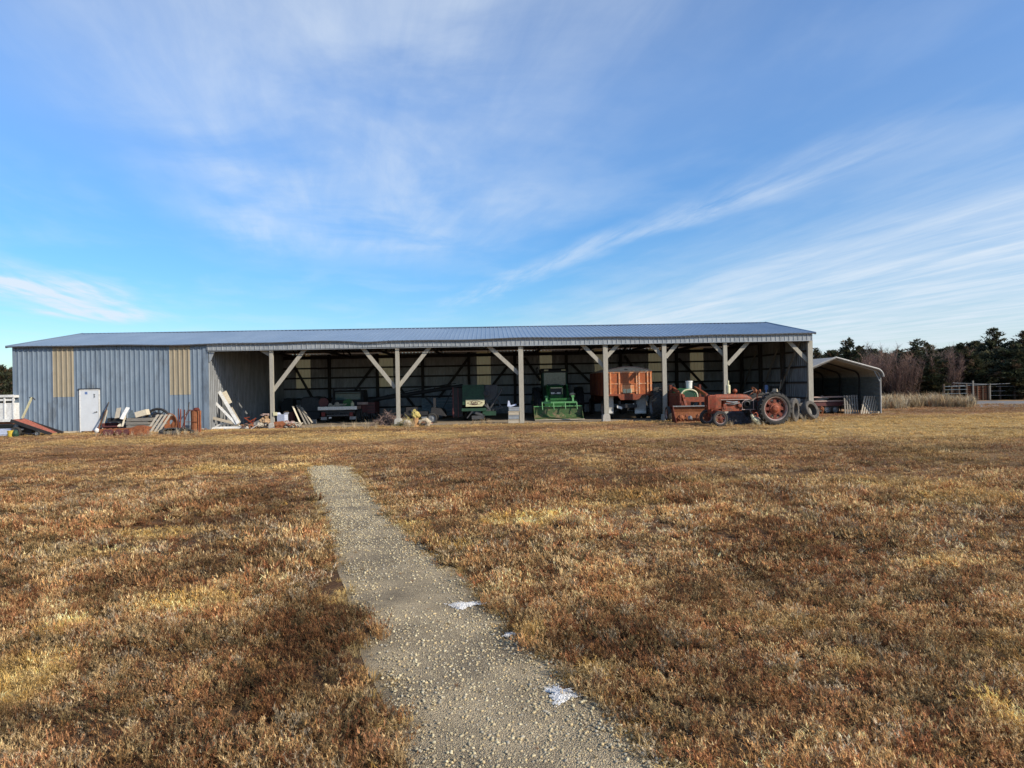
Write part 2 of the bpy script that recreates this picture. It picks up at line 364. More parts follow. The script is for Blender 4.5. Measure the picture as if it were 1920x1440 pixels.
def np_mesh(name, V, Fq, mt, col=None, smooth=False):
    me = bpy.data.meshes.new(name); n, k = Fq.shape
    me.vertices.add(len(V)); me.vertices.foreach_set('co', np.ascontiguousarray(V, dtype=np.float32).ravel())
    me.loops.add(n * k); me.loops.foreach_set('vertex_index', np.ascontiguousarray(Fq, dtype=np.int32).ravel())
    me.polygons.add(n); me.polygons.foreach_set('loop_start', np.arange(0, n * k, k, dtype=np.int32))
    try: me.polygons.foreach_set('loop_total', np.full(n, k, dtype=np.int32))
    except Exception: pass
    if smooth: me.polygons.foreach_set('use_smooth', np.ones(n, dtype=bool))
    me.update(calc_edges=True)
    if col is not None:
        a = me.attributes.new('tint', 'FLOAT_COLOR', 'POINT'); c4 = np.ones((len(V), 4), dtype=np.float32); c4[:, :3] = col
        a.data.foreach_set('color', c4.ravel())
    if mt: me.materials.append(mt)
    return me
def grid_mesh(name, xs, ys, fn, mt, smooth=True):
    X, Y = np.meshgrid(xs, ys); Z = fn(X, Y); V = np.stack([X.ravel(), Y.ravel(), Z.ravel()], 1)
    nx = len(xs); ny = len(ys); I = (np.arange(ny - 1)[:, None] * nx + np.arange(nx - 1)[None]).ravel()
    return np_mesh(name, V, np.stack([I, I + 1, I + nx + 1, I + nx], 1), mt, smooth=smooth)
def link(name, me, label, cat, kind=None, group=None):
    o = bpy.data.objects.new(name, me); COL.objects.link(o); o['label'] = label; o['category'] = cat
    if kind: o['kind'] = kind
    if group: o['group'] = group
    return o
far = [60, 80, 120, 200, 400, 800]
xs = np.array([-x for x in far[::-1]] + list(np.arange(-40, -12, 1.0)) + list(np.arange(-12, 12, .2)) + list(np.arange(12, 41, 1.0)) + far, float)
ys = np.array([-300, -100, -40, -10, -4, 0] + list(np.arange(1, 24, .2)) + list(np.arange(24, 60, 1.0)) + [70, 90, 130, 200, 400, 900], float)
M['ground'] = grass_ground()
ground_ob = link('ground', grid_mesh('ground', xs, ys, hgt, M['ground']), 'brown winter field of dead weeds in front of the long shed', 'ground', 'structure')

# gravel walk, laid a centimetre proud of the soil
def gravel_mat(name, tint=1.0, sc=55):
    m_, t, N, L = nt(name); out = N.new('ShaderNodeOutputMaterial'); b = N.new('ShaderNodeBsdfPrincipled'); b.inputs['Roughness'].default_value = .95; b.inputs['Specular IOR Level'].default_value = .15
    tc = N.new('ShaderNodeTexCoord')
    v = N.new('ShaderNodeTexVoronoi'); v.inputs['Scale'].default_value = sc; L.new(tc.outputs['Object'], v.inputs[0])
    rp = N.new('ShaderNodeValToRGB'); L.new(v.outputs['Color'], rp.inputs[0]); e = rp.color_ramp.elements
    e[0].position = .15; e[0].color = (.22*tint, .18*tint, .125*tint, 1); e[1].position = .9; e[1].color = (.42*tint, .355*tint, .24*tint, 1)
    x = e.new(.5); x.color = (.31*tint, .25*tint, .165*tint, 1)
    n = N.new('ShaderNodeTexNoise'); n.inputs['Scale'].default_value = 1.7; n.inputs['Detail'].default_value = 6; L.new(tc.outputs['Object'], n.inputs[0])
    r2 = N.new('ShaderNodeValToRGB'); L.new(n.outputs[0], r2.inputs[0]); r2.color_ramp.elements[0].color = (.60, .58, .57, 1); r2.color_ramp.elements[1].color = (1.08, 1.04, .98, 1)
    r2.color_ramp.elements[0].position = .38; r2.color_ramp.elements[1].position = .62
    mx = N.new('ShaderNodeMix'); mx.data_type = 'RGBA'; mx.blend_type = 'MULTIPLY'; mx.inputs[0].default_value = 1
    L.new(rp.outputs[0], mx.inputs[6]); L.new(r2.outputs[0], mx.inputs[7]); L.new(mx.outputs[2], b.inputs['Base Color'])
    bp = N.new('ShaderNodeBump'); bp.invert = True; bp.inputs['Strength'].default_value = 1; bp.inputs['Distance'].default_value = .012; L.new(v.outputs['Distance'], bp.inputs['Height']); L.new(bp.outputs[0], b.inputs['Normal'])
    L.new(b.outputs[0], out.inputs[0]); return m_
M['gravel'] = gravel_mat('gravel_path', 1.2, 120)
py_ = np.arange(1.6, PATH_Y1 + .01, .1); V = []; nx = 17
for y in py_:
    a, b_ = path_edges(y)
    a += (vn(0, y, .8, 3) - .5) * .14; b_ += (vn(4, y, .7, 8) - .5) * .16
    if y > PATH_Y1 - .3: a += .1 * (y - PATH_Y1 + .3); b_ -= .2 * (y - PATH_Y1 + .3)
    for k in range(nx):
        x = a + (b_ - a) * k / (nx - 1); V.append((x, y, 0))
V = np.array(V, float); edge = np.tile(np.sin(np.linspace(0, math.pi, nx)) ** .4, len(py_))
V[:, 2] = hgt(V[:, 0], V[:, 1]) + .003 + .016 * edge
ny = len(py_); I = (np.arange(ny - 1)[:, None] * nx + np.arange(nx - 1)[None]).ravel()
link('path', np_mesh('path', V, np.stack([I, I + 1, I + nx + 1, I + nx], 1), M['gravel'], smooth=True), 'pale gravel footpath running through the dead weeds towards the shed', 'path', 'structure')

# loose stones on the walk
ico_v = []; t_ = (1 + 5 ** .5) / 2
for a, b_ in ((-1, t_), (1, t_), (-1, -t_), (1, -t_)): ico_v.append((a, b_, 0))
for a, b_ in ((-1, t_), (1, t_), (-1, -t_), (1, -t_)): ico_v.append((0, a, b_))
for a, b_ in ((-1, t_), (1, t_), (-1, -t_), (1, -t_)): ico_v.append((b_, 0, a))
ico_v = np.array([ico_v[i] for i in range(12)], float)
ico_v = np.array([(-1,t_,0),(1,t_,0),(-1,-t_,0),(1,-t_,0),(0,-1,t_),(0,1,t_),(0,-1,-t_),(0,1,-t_),(t_,0,-1),(t_,0,1),(-t_,0,-1),(-t_,0,1)], float) / 1.9
ico_f = np.array([(0,11,5),(0,5,1),(0,1,7),(0,7,10),(0,10,11),(1,5,9),(5,11,4),(11,10,2),(10,7,6),(7,1,8),(3,9,4),(3,4,2),(3,2,6),(3,6,8),(3,8,9),(4,9,5),(2,4,11),(6,2,10),(8,6,7),(9,8,1)])
def tint_mat(name, rough=.9, trans=.0, spec=.2):
    m_, t, N, L = nt(name); out = N.new('ShaderNodeOutputMaterial'); b = N.new('ShaderNodeBsdfPrincipled'); b.inputs['Roughness'].default_value = rough; b.inputs['Specular IOR Level'].default_value = spec
    a = N.new('ShaderNodeAttribute'); a.attribute_name = 'tint'; L.new(a.outputs['Color'], b.inputs['Base Color'])
    if trans:
        tr = N.new('ShaderNodeBsdfTranslucent'); L.new(a.outputs['Color'], tr.inputs[0]); mx = N.new('ShaderNodeMixShader'); mx.inputs[0].default_value = trans
        L.new(b.outputs[0], mx.inputs[1]); L.new(tr.outputs[0], mx.inputs[2]); L.new(mx.outputs[0], out.inputs[0])
    else: L.new(b.outputs[0], out.inputs[0])
    return m_
M['stone'] = tint_mat('stones'); M['plant'] = tint_mat('dry_plants', .85, .22, .15)
def stamp(T, Ff, Pos, Scale, Rot, Tint, colfun=None, squash=None):
    """T (k,3) template stamped at Pos (n,3)"""
    n = len(Pos); k = len(T); c = np.cos(Rot)[:, None]; s = np.sin(Rot)[:, None]
    X = T[None, :, 0] * Scale[:, None]; Y = T[None, :, 1] * Scale[:, None]; Z = T[None, :, 2] * Scale[:, None]
    if squash is not None: Z = Z * squash[:, None]
    V = np.stack([X * c - Y * s + Pos[:, 0:1], X * s + Y * c + Pos[:, 1:2], Z + Pos[:, 2:3]], 2).reshape(-1, 3)
    Fa = (Ff[None] + (np.arange(n) * k)[:, None, None]).reshape(-1, Ff.shape[1])
    return V, Fa
n = 36000
yy_ = 2.6 + (RNG.random(n) ** 1.7) * (PATH_Y1 - 2.8); a, b_ = path_edges(yy_); e1 = (RNG.random(n) + RNG.random(n) * .0); xx = a + (b_ - a) * (.02 + e1 * .99)
keep = vn(xx, yy_, .55, 21) + RNG.random(n) * .6 > .55
xx = xx[keep]; yy_ = yy_[keep]; n = len(xx)
sz = (.0020 + .0070 * RNG.random(n) ** 4) * (1 + yy_ * .05)
jit = ico_v[None] * (1 + (RNG.random((n, 12, 1)) - .5) * .5)
rot = RNG.random(n) * 6.28; sq = .6 + RNG.random((n, 1)) * .4
c_, s_ = np.cos(rot)[:, None], np.sin(rot)[:, None]
V = np.stack([(jit[:, :, 0]*c_*1.25 - jit[:, :, 1]*s_) * sz[:, None] + xx[:, None], (jit[:, :, 0]*s_*1.25 + jit[:, :, 1]*c_) * sz[:, None] + yy_[:, None], jit[:, :, 2] * sq * sz[:, None] + (hgt(xx, yy_) + .017 + sz * .35)[:, None]], 2).reshape(-1, 3)
Fa = (ico_f[None] + (np.arange(n) * 12)[:, None, None]).reshape(-1, 3)
base = np.array([[.50, .42, .26], [.46, .38, .24], [.60, .52, .34], [.38, .32, .22], [.58, .45, .25], [.40, .36, .28]])[RNG.integers(0, 6, n)] * (.62 + .36 * RNG.random((n, 1)))
link('gravel', np_mesh('gravel', V, Fa, M['stone'], np.repeat(base, 12, 0)), 'loose pale stones scattered over the footpath', 'gravel', 'stuff')

# snow remnants
def snow(px, py, w, d, label, seed):
    x, y = ground(px, py); rn = random.Random(seed); mb = MB(); n = 40; rings = 9; vs = []; fs = []
    for i in range(rings + 1):
        for j in range(n):
            t = 2 * math.pi * j / n; q = i / rings; wob = 1 + (q ** 2) * (.35 * math.sin(3 * t + seed) + .22 * math.sin(7 * t + 2 * seed) + .45 * (rn.random() - .5))
            vs.append((w * q * wob * math.cos(t), d * q * wob * math.sin(t), .012 * (1 - q ** 2) + .011 * (rn.random() - .5) - .010 * q))
    for i in range(rings):
        for j in range(n):
            j2 = (j + 1) % n; fs.append((i*n+j, (i+1)*n+j, (i+1)*n+j2, i*n+j2))
    mb.add(vs, fs)
    for k in range(520):
        t = rn.random() * 6.283; q = rn.random() ** .6 * 1.12; wob = 1 + (q ** 2) * (.35 * math.sin(3 * t + seed) + .22 * math.sin(7 * t + 2 * seed)); r_ = rn.uniform(.0015, .0042)
        cx_, cy_ = w * q * wob * math.cos(t), d * q * wob * math.sin(t); mb.add([(cx_ + a[0] * r_, cy_ + a[1] * r_, .010 * (1 - q) + a[2] * r_ * .8) for a in ico_v], [tuple(f_) for f_ in ico_f])
    solo('snow_patch', label, 'snow', mb, M['snow'], (x, y, float(hgt(x, y)) + .029), 0.2, 'snow remnants on the path', smooth=True)
snow(872, 1137, .13, .07, 'white oval snow remnant on the gravel halfway down the path', 1)
snow(1052, 1312, .075, .10, 'ragged white snow remnant at the right edge of the path near the front', 2)
snow(958, 1192, .05, .03, 'faint small snow trace between the two white remnants', 3)

# dirt floor, road
def sheet(name, pts, z, mt, label, cat, sub=1):
    mb = MB(); mb.add([(p[0], p[1], z) for p in pts], [tuple(range(len(pts)))]); return solo(name, label, cat, mb, mt, (0, 0, 0), 0, kind='structure')
M['dirt'] = mat('bare_dirt', (.33, .265, .185), (.24, .19, .135), 2.2, 1, 0, .5)
M['yard'] = mat('yard_dirt', (.20, .19, .185), (.15, .145, .14), 1.2, 1, 0, .3)
LEN_ALL = 0
for nm_, px_ in (('UC', 392), ('UR', 1522)): pass
UL = 0.0; UC = uz(392, 780, 0)[0]; UR = uz(1522, 760, 0)[0]; DEP = 12.3
p = [S(UC + .05, -.25), S(UR - .05, -.2), S(UR - .05, DEP - .05), S(UC + .05, DEP - .05)]
sheet('dirt_floor', p, .006, M['dirt'], 'pale bare dirt floor inside the open bays of the shed', 'floor')
p = [ground(1828, 763), ground(1990, 765), ground(2100, 752), ground(1828, 751.5)]
sheet('road', p, .006, M['yard'], 'grey gravel lane in front of the corral fence', 'road')

# ---------------------------------------------------------------- the long shed
ZE, ZR = 4.20, 5.28
shed = E('pole_shed', 'long grey corrugated steel pole shed with open bays full of farm machinery', 'shed', S(0, 0))
inv = lambda u, v, z: Vector((u, v, z))
PERW = UC / 40
mb = MB()
def U(px, v=0, py=740): return uz(px, py, v)[0]
def snap(px): return round(U(px) / PERW) * PERW
fp1 = (round(U(101) / PERW) * PERW + PERW * .18, round(U(137) / PERW) * PERW + PERW * .18)
fp2 = (round(U(316) / PERW) * PERW + PERW * .18, round(U(353) / PERW) * PERW + PERW * .18)
d0, d1 = U(150.5), U(187.5); DZ = 2.06; PZ = 1.78
fn = lambda u, h, z: inv(u, -h, z)
front = lambda a, b, z0, z1: mb.corr(a, b, z0, z1, fn, PERW, .040, .085)
front(.0, fp1[0], 0, ZE); front(fp1[0], fp1[1], 0, PZ); front(fp1[1], d0, 0, ZE); front(d0, d1, DZ, ZE); front(d1, fp2[0], 0, ZE); front(fp2[0], fp2[1], 0, PZ); front(fp2[1], UC, 0, ZE)
part('wall', mb, M['wall'], shed)
for a, b_ in (fp1, fp2):
    mb = MB(); mb.corr(a - .03, b_ + .03, PZ - .04, ZE - .01, lambda u, h, z: inv(u, -h - .006, z), PERW, .040, .085)
    part('skylight_panel', mb, M['fiberglass'], shed, label='yellowed translucent fibreglass wall panel')
# gable and partition walls
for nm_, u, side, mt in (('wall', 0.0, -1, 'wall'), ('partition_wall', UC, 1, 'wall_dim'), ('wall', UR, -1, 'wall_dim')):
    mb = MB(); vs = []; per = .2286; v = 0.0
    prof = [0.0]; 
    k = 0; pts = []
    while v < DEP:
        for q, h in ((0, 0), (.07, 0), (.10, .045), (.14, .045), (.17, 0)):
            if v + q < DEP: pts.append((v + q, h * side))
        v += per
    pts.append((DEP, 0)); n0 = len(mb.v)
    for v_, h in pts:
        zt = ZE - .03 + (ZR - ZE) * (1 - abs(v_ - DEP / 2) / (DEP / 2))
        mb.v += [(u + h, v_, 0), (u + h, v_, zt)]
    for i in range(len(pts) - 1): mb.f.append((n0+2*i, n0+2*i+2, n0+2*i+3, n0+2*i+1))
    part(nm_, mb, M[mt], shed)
# corner trims
mb = MB(); mb.box(-.03, .10, -.045, -.02, 0, ZE); part('corner_trim', mb, M['wall'], shed); mb = MB(); mb.box(UC - .22, UC + .03, -.05, -.022, 0, ZE - .02);
part('corner_trim', mb, M['wall'], shed)
# back wall with its light panels
bp_ = [(556, 583), (712, 738), (895, 921), (1013, 1036), (1116, 1138), (1217, 1242), (1295, 1320)]
mb = MB(); segs = []; cur = .0
fnb = lambda u, h, z: inv(u, DEP - .01 - h, z)
for a, b_ in bp_:
    ua, ub = U(a, DEP), U(b_, DEP)
    mb.corr(cur, ua, 0, ZE, fnb, .2286, .035, .06); mb.corr(ua, ub, 0, 1.88, fnb, .2286, .022, .05)
    q = MB(); q.corr(ua, ub, 1.88, ZE, fnb, .2286, .022, .05); part('skylight_panel', q, M['fiberglass'], shed)
    cur = ub
mb.corr(cur, UR, 0, ZE, fnb, .2286, .035, .06); part('back_wall', mb, M['wall_in'], shed)
# door
dr = MB(); dr.box(d0 + .04, d1 - .04, -.075, -.03, .06, DZ - .03); door = part('door', dr, M['doorwhite'], shed, label='white steel walk door with a small blue sticker')
q = MB(); q.box(d0 - .01, d0 + .04, -.085, -.02, 0, DZ + .02); q.box(d1 - .04, d1 + .01, -.085, -.02, 0, DZ + .02); q.box(d0 - .01, d1 + .01, -.085, -.02, DZ - .03, DZ + .025); part('frame', q, M['white'], door)
q = MB(); q.box(d0 - .05, d1 + .03, -.10, -.02, DZ + .03, DZ + .07); part('drip_cap', q, M['black'], door)
sx, sz_ = uz(161, 737, -.1); q = MB(); q.box(sx - .06, sx + .06, -.083, -.075, sz_ - .06, sz_ + .06); part('sticker', q, M['blue'], door)
sx, sz_ = uz(176.5, 742, -.1); q = MB(); q.tube([(sx - .03, -.085, sz_ + .08), (sx + .03, -.085, sz_ + .05), (sx - .02, -.085, sz_), (sx + .03, -.085, sz_ - .05), (sx - .02, -.085, sz_ - .09)], .017, 6); part('sticker', q, M['darkgrey'], door)
q = MB(); q.tube([(d1 - .13, -.06, .98), (d1 - .13, -.12, .98), (d1 - .24, -.13, .97)], .014, 8); q.lathe([(.035, 0), (.035, .012)], (d1 - .13, -.07, .98), (0, -1, 0), 12, True); part('handle', q, M['darkgrey'], door)
# roof
def roofz(v, u): return ZE + .03 + (ZR - ZE) * (1 - abs(v - DEP / 2) / (DEP / 2))
def wav(u):
    d = .022 * math.sin(u * .55) + .016 * math.sin(u * 1.3 + 1)
    d -= .05 * math.exp(-((u - U(700)) / 1.0) ** 2) - .035 * math.exp(-((u - U(725)) / .6) ** 2)
    return d
mb = MB()
vs_f = [-.20, 0.6, 2.2, 4.2, DEP / 2]
ur0, ur1 = -.22, UR + .18
def slope(vs_):
    us = []; per = .2286; k = 0
    u = ur0
    while u < ur1:
        for q, h in ((0, 0), (.07, 0), (.085, .024), (.12, .024), (.135, 0)):
            if u + q < ur1: us.append((u + q, h))
        u += per
    us.append((ur1, 0)); n0 = len(mb.v); K = len(vs_)
    for (u, h) in us:
        for v in vs_:
            e = max(0, 1 - abs(v + .2) / 3.0)
            mb.v.append((u, v, roofz(v, u) + h + wav(u) * e + .012 * math.sin(u * .8 + v)))
    for i in range(len(us) - 1):
        for j in range(K - 1): mb.f.append((n0+i*K+j, n0+(i+1)*K+j, n0+(i+1)*K+j+1, n0+i*K+j+1))
slope(vs_f); slope([DEP / 2, 8, 10, DEP + .2]); part('roof', mb, M['roof'], shed)
mb = MB(); NU = 60
for i in range(NU + 1):
    u = ur0 - .02 + (ur1 - ur0 + .04) * i / NU; w = wav(u)
    z = roofz(-.2, u) + w
    mb.v += [(u, -.225, z + .02), (u, -.225, z - .035), (u, -.19, z - .035), (u, -.19, z + .0)]
    if i:
        b0 = len(mb.v) - 8
        for j in range(3): mb.f.append((b0+j, b0+j+1, b0+4+j+1, b0+4+j))
part('eave_trim', mb, M['darkgrey'], shed)
mb = MB()
for s_ in (-1, 1):
    a = [(ur0, DEP/2 + s_ * .16, roofz(DEP/2 + .16, 0) + .035), (ur1, DEP/2 + s_ * .16, roofz(DEP/2 + .16, 0) + .035), (ur1, DEP/2, ZR + .075), (ur0, DEP/2, ZR + .075)]
    mb.add(a, [(0, 1, 2, 3)])
for u in (ur0 - .01, ur1 + .01):
    for s_, vv in ((-1, -.2), (1, DEP + .2)):
        mb.bar((u, vv, ZE + .03 - .02), (u, DEP / 2, ZR + .03), .035, .12)
part('ridge_cap', mb, M['roof'], shed)
# fascia of ribbed sheet
mb = MB(); zb = lambda u: uz_f(u)
def fasc(u, h, t):
    top = ZE - .02 + wav(u) * .9; bot = ZE - .36 + .05 * (1 - (u - UC) / (UR - UC)) + .015 * math.sin(u * .4)
    return inv(u, -.10 - h, bot if t < .5 else top)
mb.corr(UC - .02, UR + .06, 0, 1, fasc, .2286, .024, .05, 1)
part('fascia', mb, M['fascia'], shed)
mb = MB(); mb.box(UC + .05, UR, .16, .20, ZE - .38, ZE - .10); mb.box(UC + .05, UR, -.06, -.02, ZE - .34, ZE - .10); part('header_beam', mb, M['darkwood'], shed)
mb = MB(); mb.box(UC + .05, UR + .05, -.15, -.105, ZE - .37, ZE - .345); part('fascia_trim', mb, M['fascia'], shed)
# posts and braces along the front
def post(px, w, base=None, two=False):
    u = U(px); q = MB(); q.box(u - w / 2, u + w / 2, -.01, .15, .0, ZE - .12)
    if two: q.box(u + w / 2 + .002, u + w / 2 + .075, .02, .13, 0, ZE - .14)
    o = part('post', q, M['post'], shed)
    if base:
        w2, h2 = base; q = MB(); q.prism([(u - w2, -.03), (u + w2, -.03), (u + w2 * .86, h2 * .9), (u + w2 * .6, h2), (u - w2 * .6, h2), (u - w2 * .9, h2 * .85)], -.18, .26); part('concrete_footing', q, M['concrete'], o, bevel=.02)
    return u
for px, w, b_, tw in ((509.5, .17, (.15, .27), 0), (746, .18, (.20, .36), 0), (976.5, .16, None, 1), (1135.5, .16, (.20, .36), 1), (1247, .21, (.18, .30), 0), (1361.5, .19, (.17, .2), 0), (1521, .24, None, 0)):
    post(px, w, b_, tw)
for x0, y0, x1, y1 in ((512, 733, 573, 653), (508, 666, 489, 655), (741, 727, 678, 650), (747, 725, 808, 648), (973, 701, 912, 645.5), (1132.6, 687, 1087, 641.5), (1137, 669.6, 1164, 640), (1243.4, 670, 1215, 639), (1248, 670, 1274, 639), (1358.7, 667, 1330, 638), (1364, 683.5, 1406, 637.5), (1518, 680.5, 1475, 636)):
    a = uz(x0, y0, .18); b_ = uz(x1, y1, .18)
    q = MB(); q.bar((a[0], .18, a[1]), (b_[0], .18, min(b_[1], ZE - .15)), .05, .19); part('brace', q, M['post'], shed)
q = MB(); a = uz(398, 668, 0); q.prism([(UC + .05, ZE - .4), (UC + .32, ZE - .4), (UC + .12, ZE - .85), (UC + .05, ZE - .9)], -.02, .03); part('bracket', q, M['fascia'], shed)
# back frame
for px in (618, 708, 793, 880, 966, 1063, 1165, 1270, 1372):
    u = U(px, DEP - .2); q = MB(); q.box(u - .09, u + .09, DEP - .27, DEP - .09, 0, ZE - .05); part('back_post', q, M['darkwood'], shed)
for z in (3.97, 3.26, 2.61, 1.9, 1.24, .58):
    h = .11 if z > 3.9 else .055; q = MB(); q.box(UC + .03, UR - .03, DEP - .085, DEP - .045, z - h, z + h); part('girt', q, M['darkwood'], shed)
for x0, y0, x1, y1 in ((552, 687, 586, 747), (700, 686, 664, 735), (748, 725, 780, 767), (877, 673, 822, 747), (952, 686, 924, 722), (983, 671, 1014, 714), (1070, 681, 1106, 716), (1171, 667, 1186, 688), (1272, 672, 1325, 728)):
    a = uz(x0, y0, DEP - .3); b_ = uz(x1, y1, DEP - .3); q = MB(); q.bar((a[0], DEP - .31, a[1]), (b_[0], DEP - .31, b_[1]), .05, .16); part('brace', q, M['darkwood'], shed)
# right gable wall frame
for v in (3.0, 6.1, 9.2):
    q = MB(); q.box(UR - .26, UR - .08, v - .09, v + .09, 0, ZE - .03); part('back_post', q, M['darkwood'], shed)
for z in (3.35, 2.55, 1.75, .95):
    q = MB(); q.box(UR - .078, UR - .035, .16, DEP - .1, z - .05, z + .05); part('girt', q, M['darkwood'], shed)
for (v0, z0, v1, z1) in ((.5, 3.9, 3, 1.4), (5.5, 1.3, 3.2, 3.7), (6.3, 3.6, 8.6, 1.4)):
    q = MB(); q.bar((UR - .32, v0, z0), (UR - .32, v1, z1), .05, .13); part('brace', q, M['woodgrey'], shed)
# roof frame
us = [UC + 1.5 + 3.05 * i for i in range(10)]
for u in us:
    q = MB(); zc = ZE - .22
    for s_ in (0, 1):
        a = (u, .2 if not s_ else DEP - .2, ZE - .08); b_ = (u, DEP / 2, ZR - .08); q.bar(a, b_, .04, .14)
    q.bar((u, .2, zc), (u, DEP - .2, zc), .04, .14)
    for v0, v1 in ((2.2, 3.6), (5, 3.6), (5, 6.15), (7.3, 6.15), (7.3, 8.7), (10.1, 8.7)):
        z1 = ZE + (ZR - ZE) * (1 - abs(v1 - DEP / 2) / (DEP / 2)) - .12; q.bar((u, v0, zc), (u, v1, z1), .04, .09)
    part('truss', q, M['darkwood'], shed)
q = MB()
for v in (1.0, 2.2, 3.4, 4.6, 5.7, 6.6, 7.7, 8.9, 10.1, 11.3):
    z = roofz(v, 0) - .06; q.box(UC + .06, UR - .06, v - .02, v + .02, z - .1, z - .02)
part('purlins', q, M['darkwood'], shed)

# ---------------------------------------------------------------- carport
cs = Site(1567, v=gv(1655, 776)); cp = E('carport', 'open grey metal carport with rounded eaves beside the right end of the shed', 'carport', cs.loc)
pk = cs.q(1566, 671).z; ev_ = cs.q(1655, 697).z; hw = cs.q(1654, 760).x
CL = 8.6
prof = [(-hw, ev_ - .18)]
def arch(hw, ev, pk, inset=0):
    r = .38; pts = []
    for s_ in (1,):
        xs_ = hw - r; sl = (pk - ev - .05) / hw; zt = pk - sl * xs_
        seq = [(0, pk), (xs_ * .5, pk - sl * xs_ * .5), (xs_, zt)]
        for k in range(1, 6):
            t = k / 5 * 1.35; seq.append((xs_ + r * math.sin(t) * 1.0, zt - r * (1 - math.cos(t)) - sl * r * .5 * math.sin(t)))
        seq.append((hw, ev - .28))
    left = [(-x, z) for x, z in seq[1:]][::-1]
    return left + seq
HWL = min(hw, cs.u0 - UR - .16)
A = [(x if x > 0 else x * HWL / hw, z) for x, z in arch(hw, ev_, pk)]
mb = MB(); n0 = 0
for (x, z) in A: mb.v += [(x, -.1, z), (x, CL, z)]
for i in range(len(A) - 1): mb.f.append((2*i, 2*i+2, 2*i+3, 2*i+1))
o = part('roof', mb, M['carin'], cp, smooth=False); sm = o.modifiers.new('thick', 'SOLIDIFY'); sm.thickness = .03; sm.offset = 1
mb = MB(); mb.tube([(x * 1.01, -.12, z + .02) for x, z in A], .055, 6); part('roof_trim', mb, M['trim'], cp)
for k in range(5):
    y = .02 + k * 2.1; mb = MB(); In = [(x * .975, z - .05) for x, z in A]
    mb.tube([(-HWL * .975, y, 0)] + [(x, y, z) for x, z in In] + [(hw * .975, y, 0)], .045, 6)
    part('frame', mb, M['trim'] if k == 0 else M['black'], cp)
mb = MB(); zt = ev_ - .28
mb2 = MB(); 
for i in range(9):
    z0 = .12 + i * (zt - .1) / 9; z1 = z0 + (zt - .1) / 9
    for xx_, tgt in ((hw * .99, mb), (-HWL * .99, mb2)):
        tgt.add([(xx_, .05, z0), (xx_, CL, z0), (xx_ + .02, CL, z0 + .05), (xx_ + .02, .05, z0 + .05), (xx_, CL, z1 - .03), (xx_, .05, z1 - .03), (xx_, CL, z1), (xx_, .05, z1)], [(0, 1, 2, 3), (3, 2, 4, 5), (5, 4, 6, 7)])
part('side_wall', mb, M['carwall'], cp); part('side_wall', mb2, M['carwall'], cp)
mb = MB(); mb.add([(x, CL, z) for x, z in A] + [(hw, CL, 0), (-HWL, CL, 0)], [tuple(range(len(A) + 2))]); part('back_wall', mb, M['darkgrey'], cp)
mb = MB(); mb.bar((hw * .97, .02, zt - .25), (hw * .97 - .35, .02, zt + .42), .04, .05); part('brace', mb, M['grey'], cp)
# ---------------------------------------------------------------- wheels
def tyre_mb(r, w, c=(0, 0, 0), ax=(0, 1, 0), inner=.62, lugs=0, lug=.04):
    q = MB(); ri = r * inner
    q.lathe([(ri, -w*.40), (r*.82, -w*.5), (r*.95, -w*.44), (r, -w*.28), (r, w*.28), (r*.95, w*.44), (r*.82, w*.5), (ri, w*.40), (ri*.98, w*.1), (ri*.98, -w*.1), (ri, -w*.40)], c, ax, 32)
    if lugs:
        axv = Vector(ax).normalized(); a = axv.orthogonal().normalized(); b = axv.cross(a); c = Vector(c)
        for k in range(lugs):
            for sd_ in (-1, 1):
                t0 = 2 * math.pi * (k + (.5 if sd_ > 0 else 0)) / lugs; t1 = t0 + 2 * math.pi / lugs * .75
                p0 = c + (a * math.cos(t0) + b * math.sin(t0)) * (r + lug * .2) + axv * .02 * sd_
                p1 = c + (a * math.cos(t1) + b * math.sin(t1)) * (r * .975 + lug * .2) + axv * w * .47 * sd_
                q.bar(p0, p1, r * .055, lug * 1.6, up=(p0 - c).normalized())
    return q
def wheel(par, c, r, w, ax=(0, 1, 0), rim='grey', hub='grey', lugs=0, inner=.62, front=-1, name='wheel', holes=0, tm='rubber'):
    t = part(name, tyre_mb(r, w, c, ax, inner, lugs, r * .06), M[tm], par, smooth=False)
    axv = Vector(ax).normalized() * front; c = Vector(c); ri = r * inner; a = axv.orthogonal().normalized(); b = axv.cross(a)
    q = MB(); q.lathe([(ri * 1.03, w*.42), (ri * .97, w*.40), (ri * .90, w*.12), (ri * .90, -w*.38), (ri*1.03, -w*.42)], c, axv, 32); part('rim', q, M[rim], t, smooth=True)
    q = MB()
    if holes:
        q.lathe([(ri*.56, w*.10), (ri*.50, w*.14), (ri*.30, w*.20), (ri*.26, w*.30), (ri*.12, w*.34), (0.001, w*.34)], c, axv, 24)
        for k in range(holes):
            t0 = 2 * math.pi * k / holes; q.bar(c + (a*math.cos(t0)+b*math.sin(t0))*ri*.50 + axv*w*.12, c + (a*math.cos(t0)+b*math.sin(t0))*ri*.92 + axv*w*.10, ri*.26, .03, up=axv)
        q.lathe([(ri*.94, w*.10), (ri*.80, w*.13)], c, axv, 24)
    else: q.lathe([(ri*.92, w*.05), (ri*.7, w*.10), (ri*.34, w*.16), (ri*.28, w*.26), (ri*.12, w*.30), (.001, w*.30)], c, axv, 24)
    part('hub', q, M[hub], t, smooth=False)
    return t

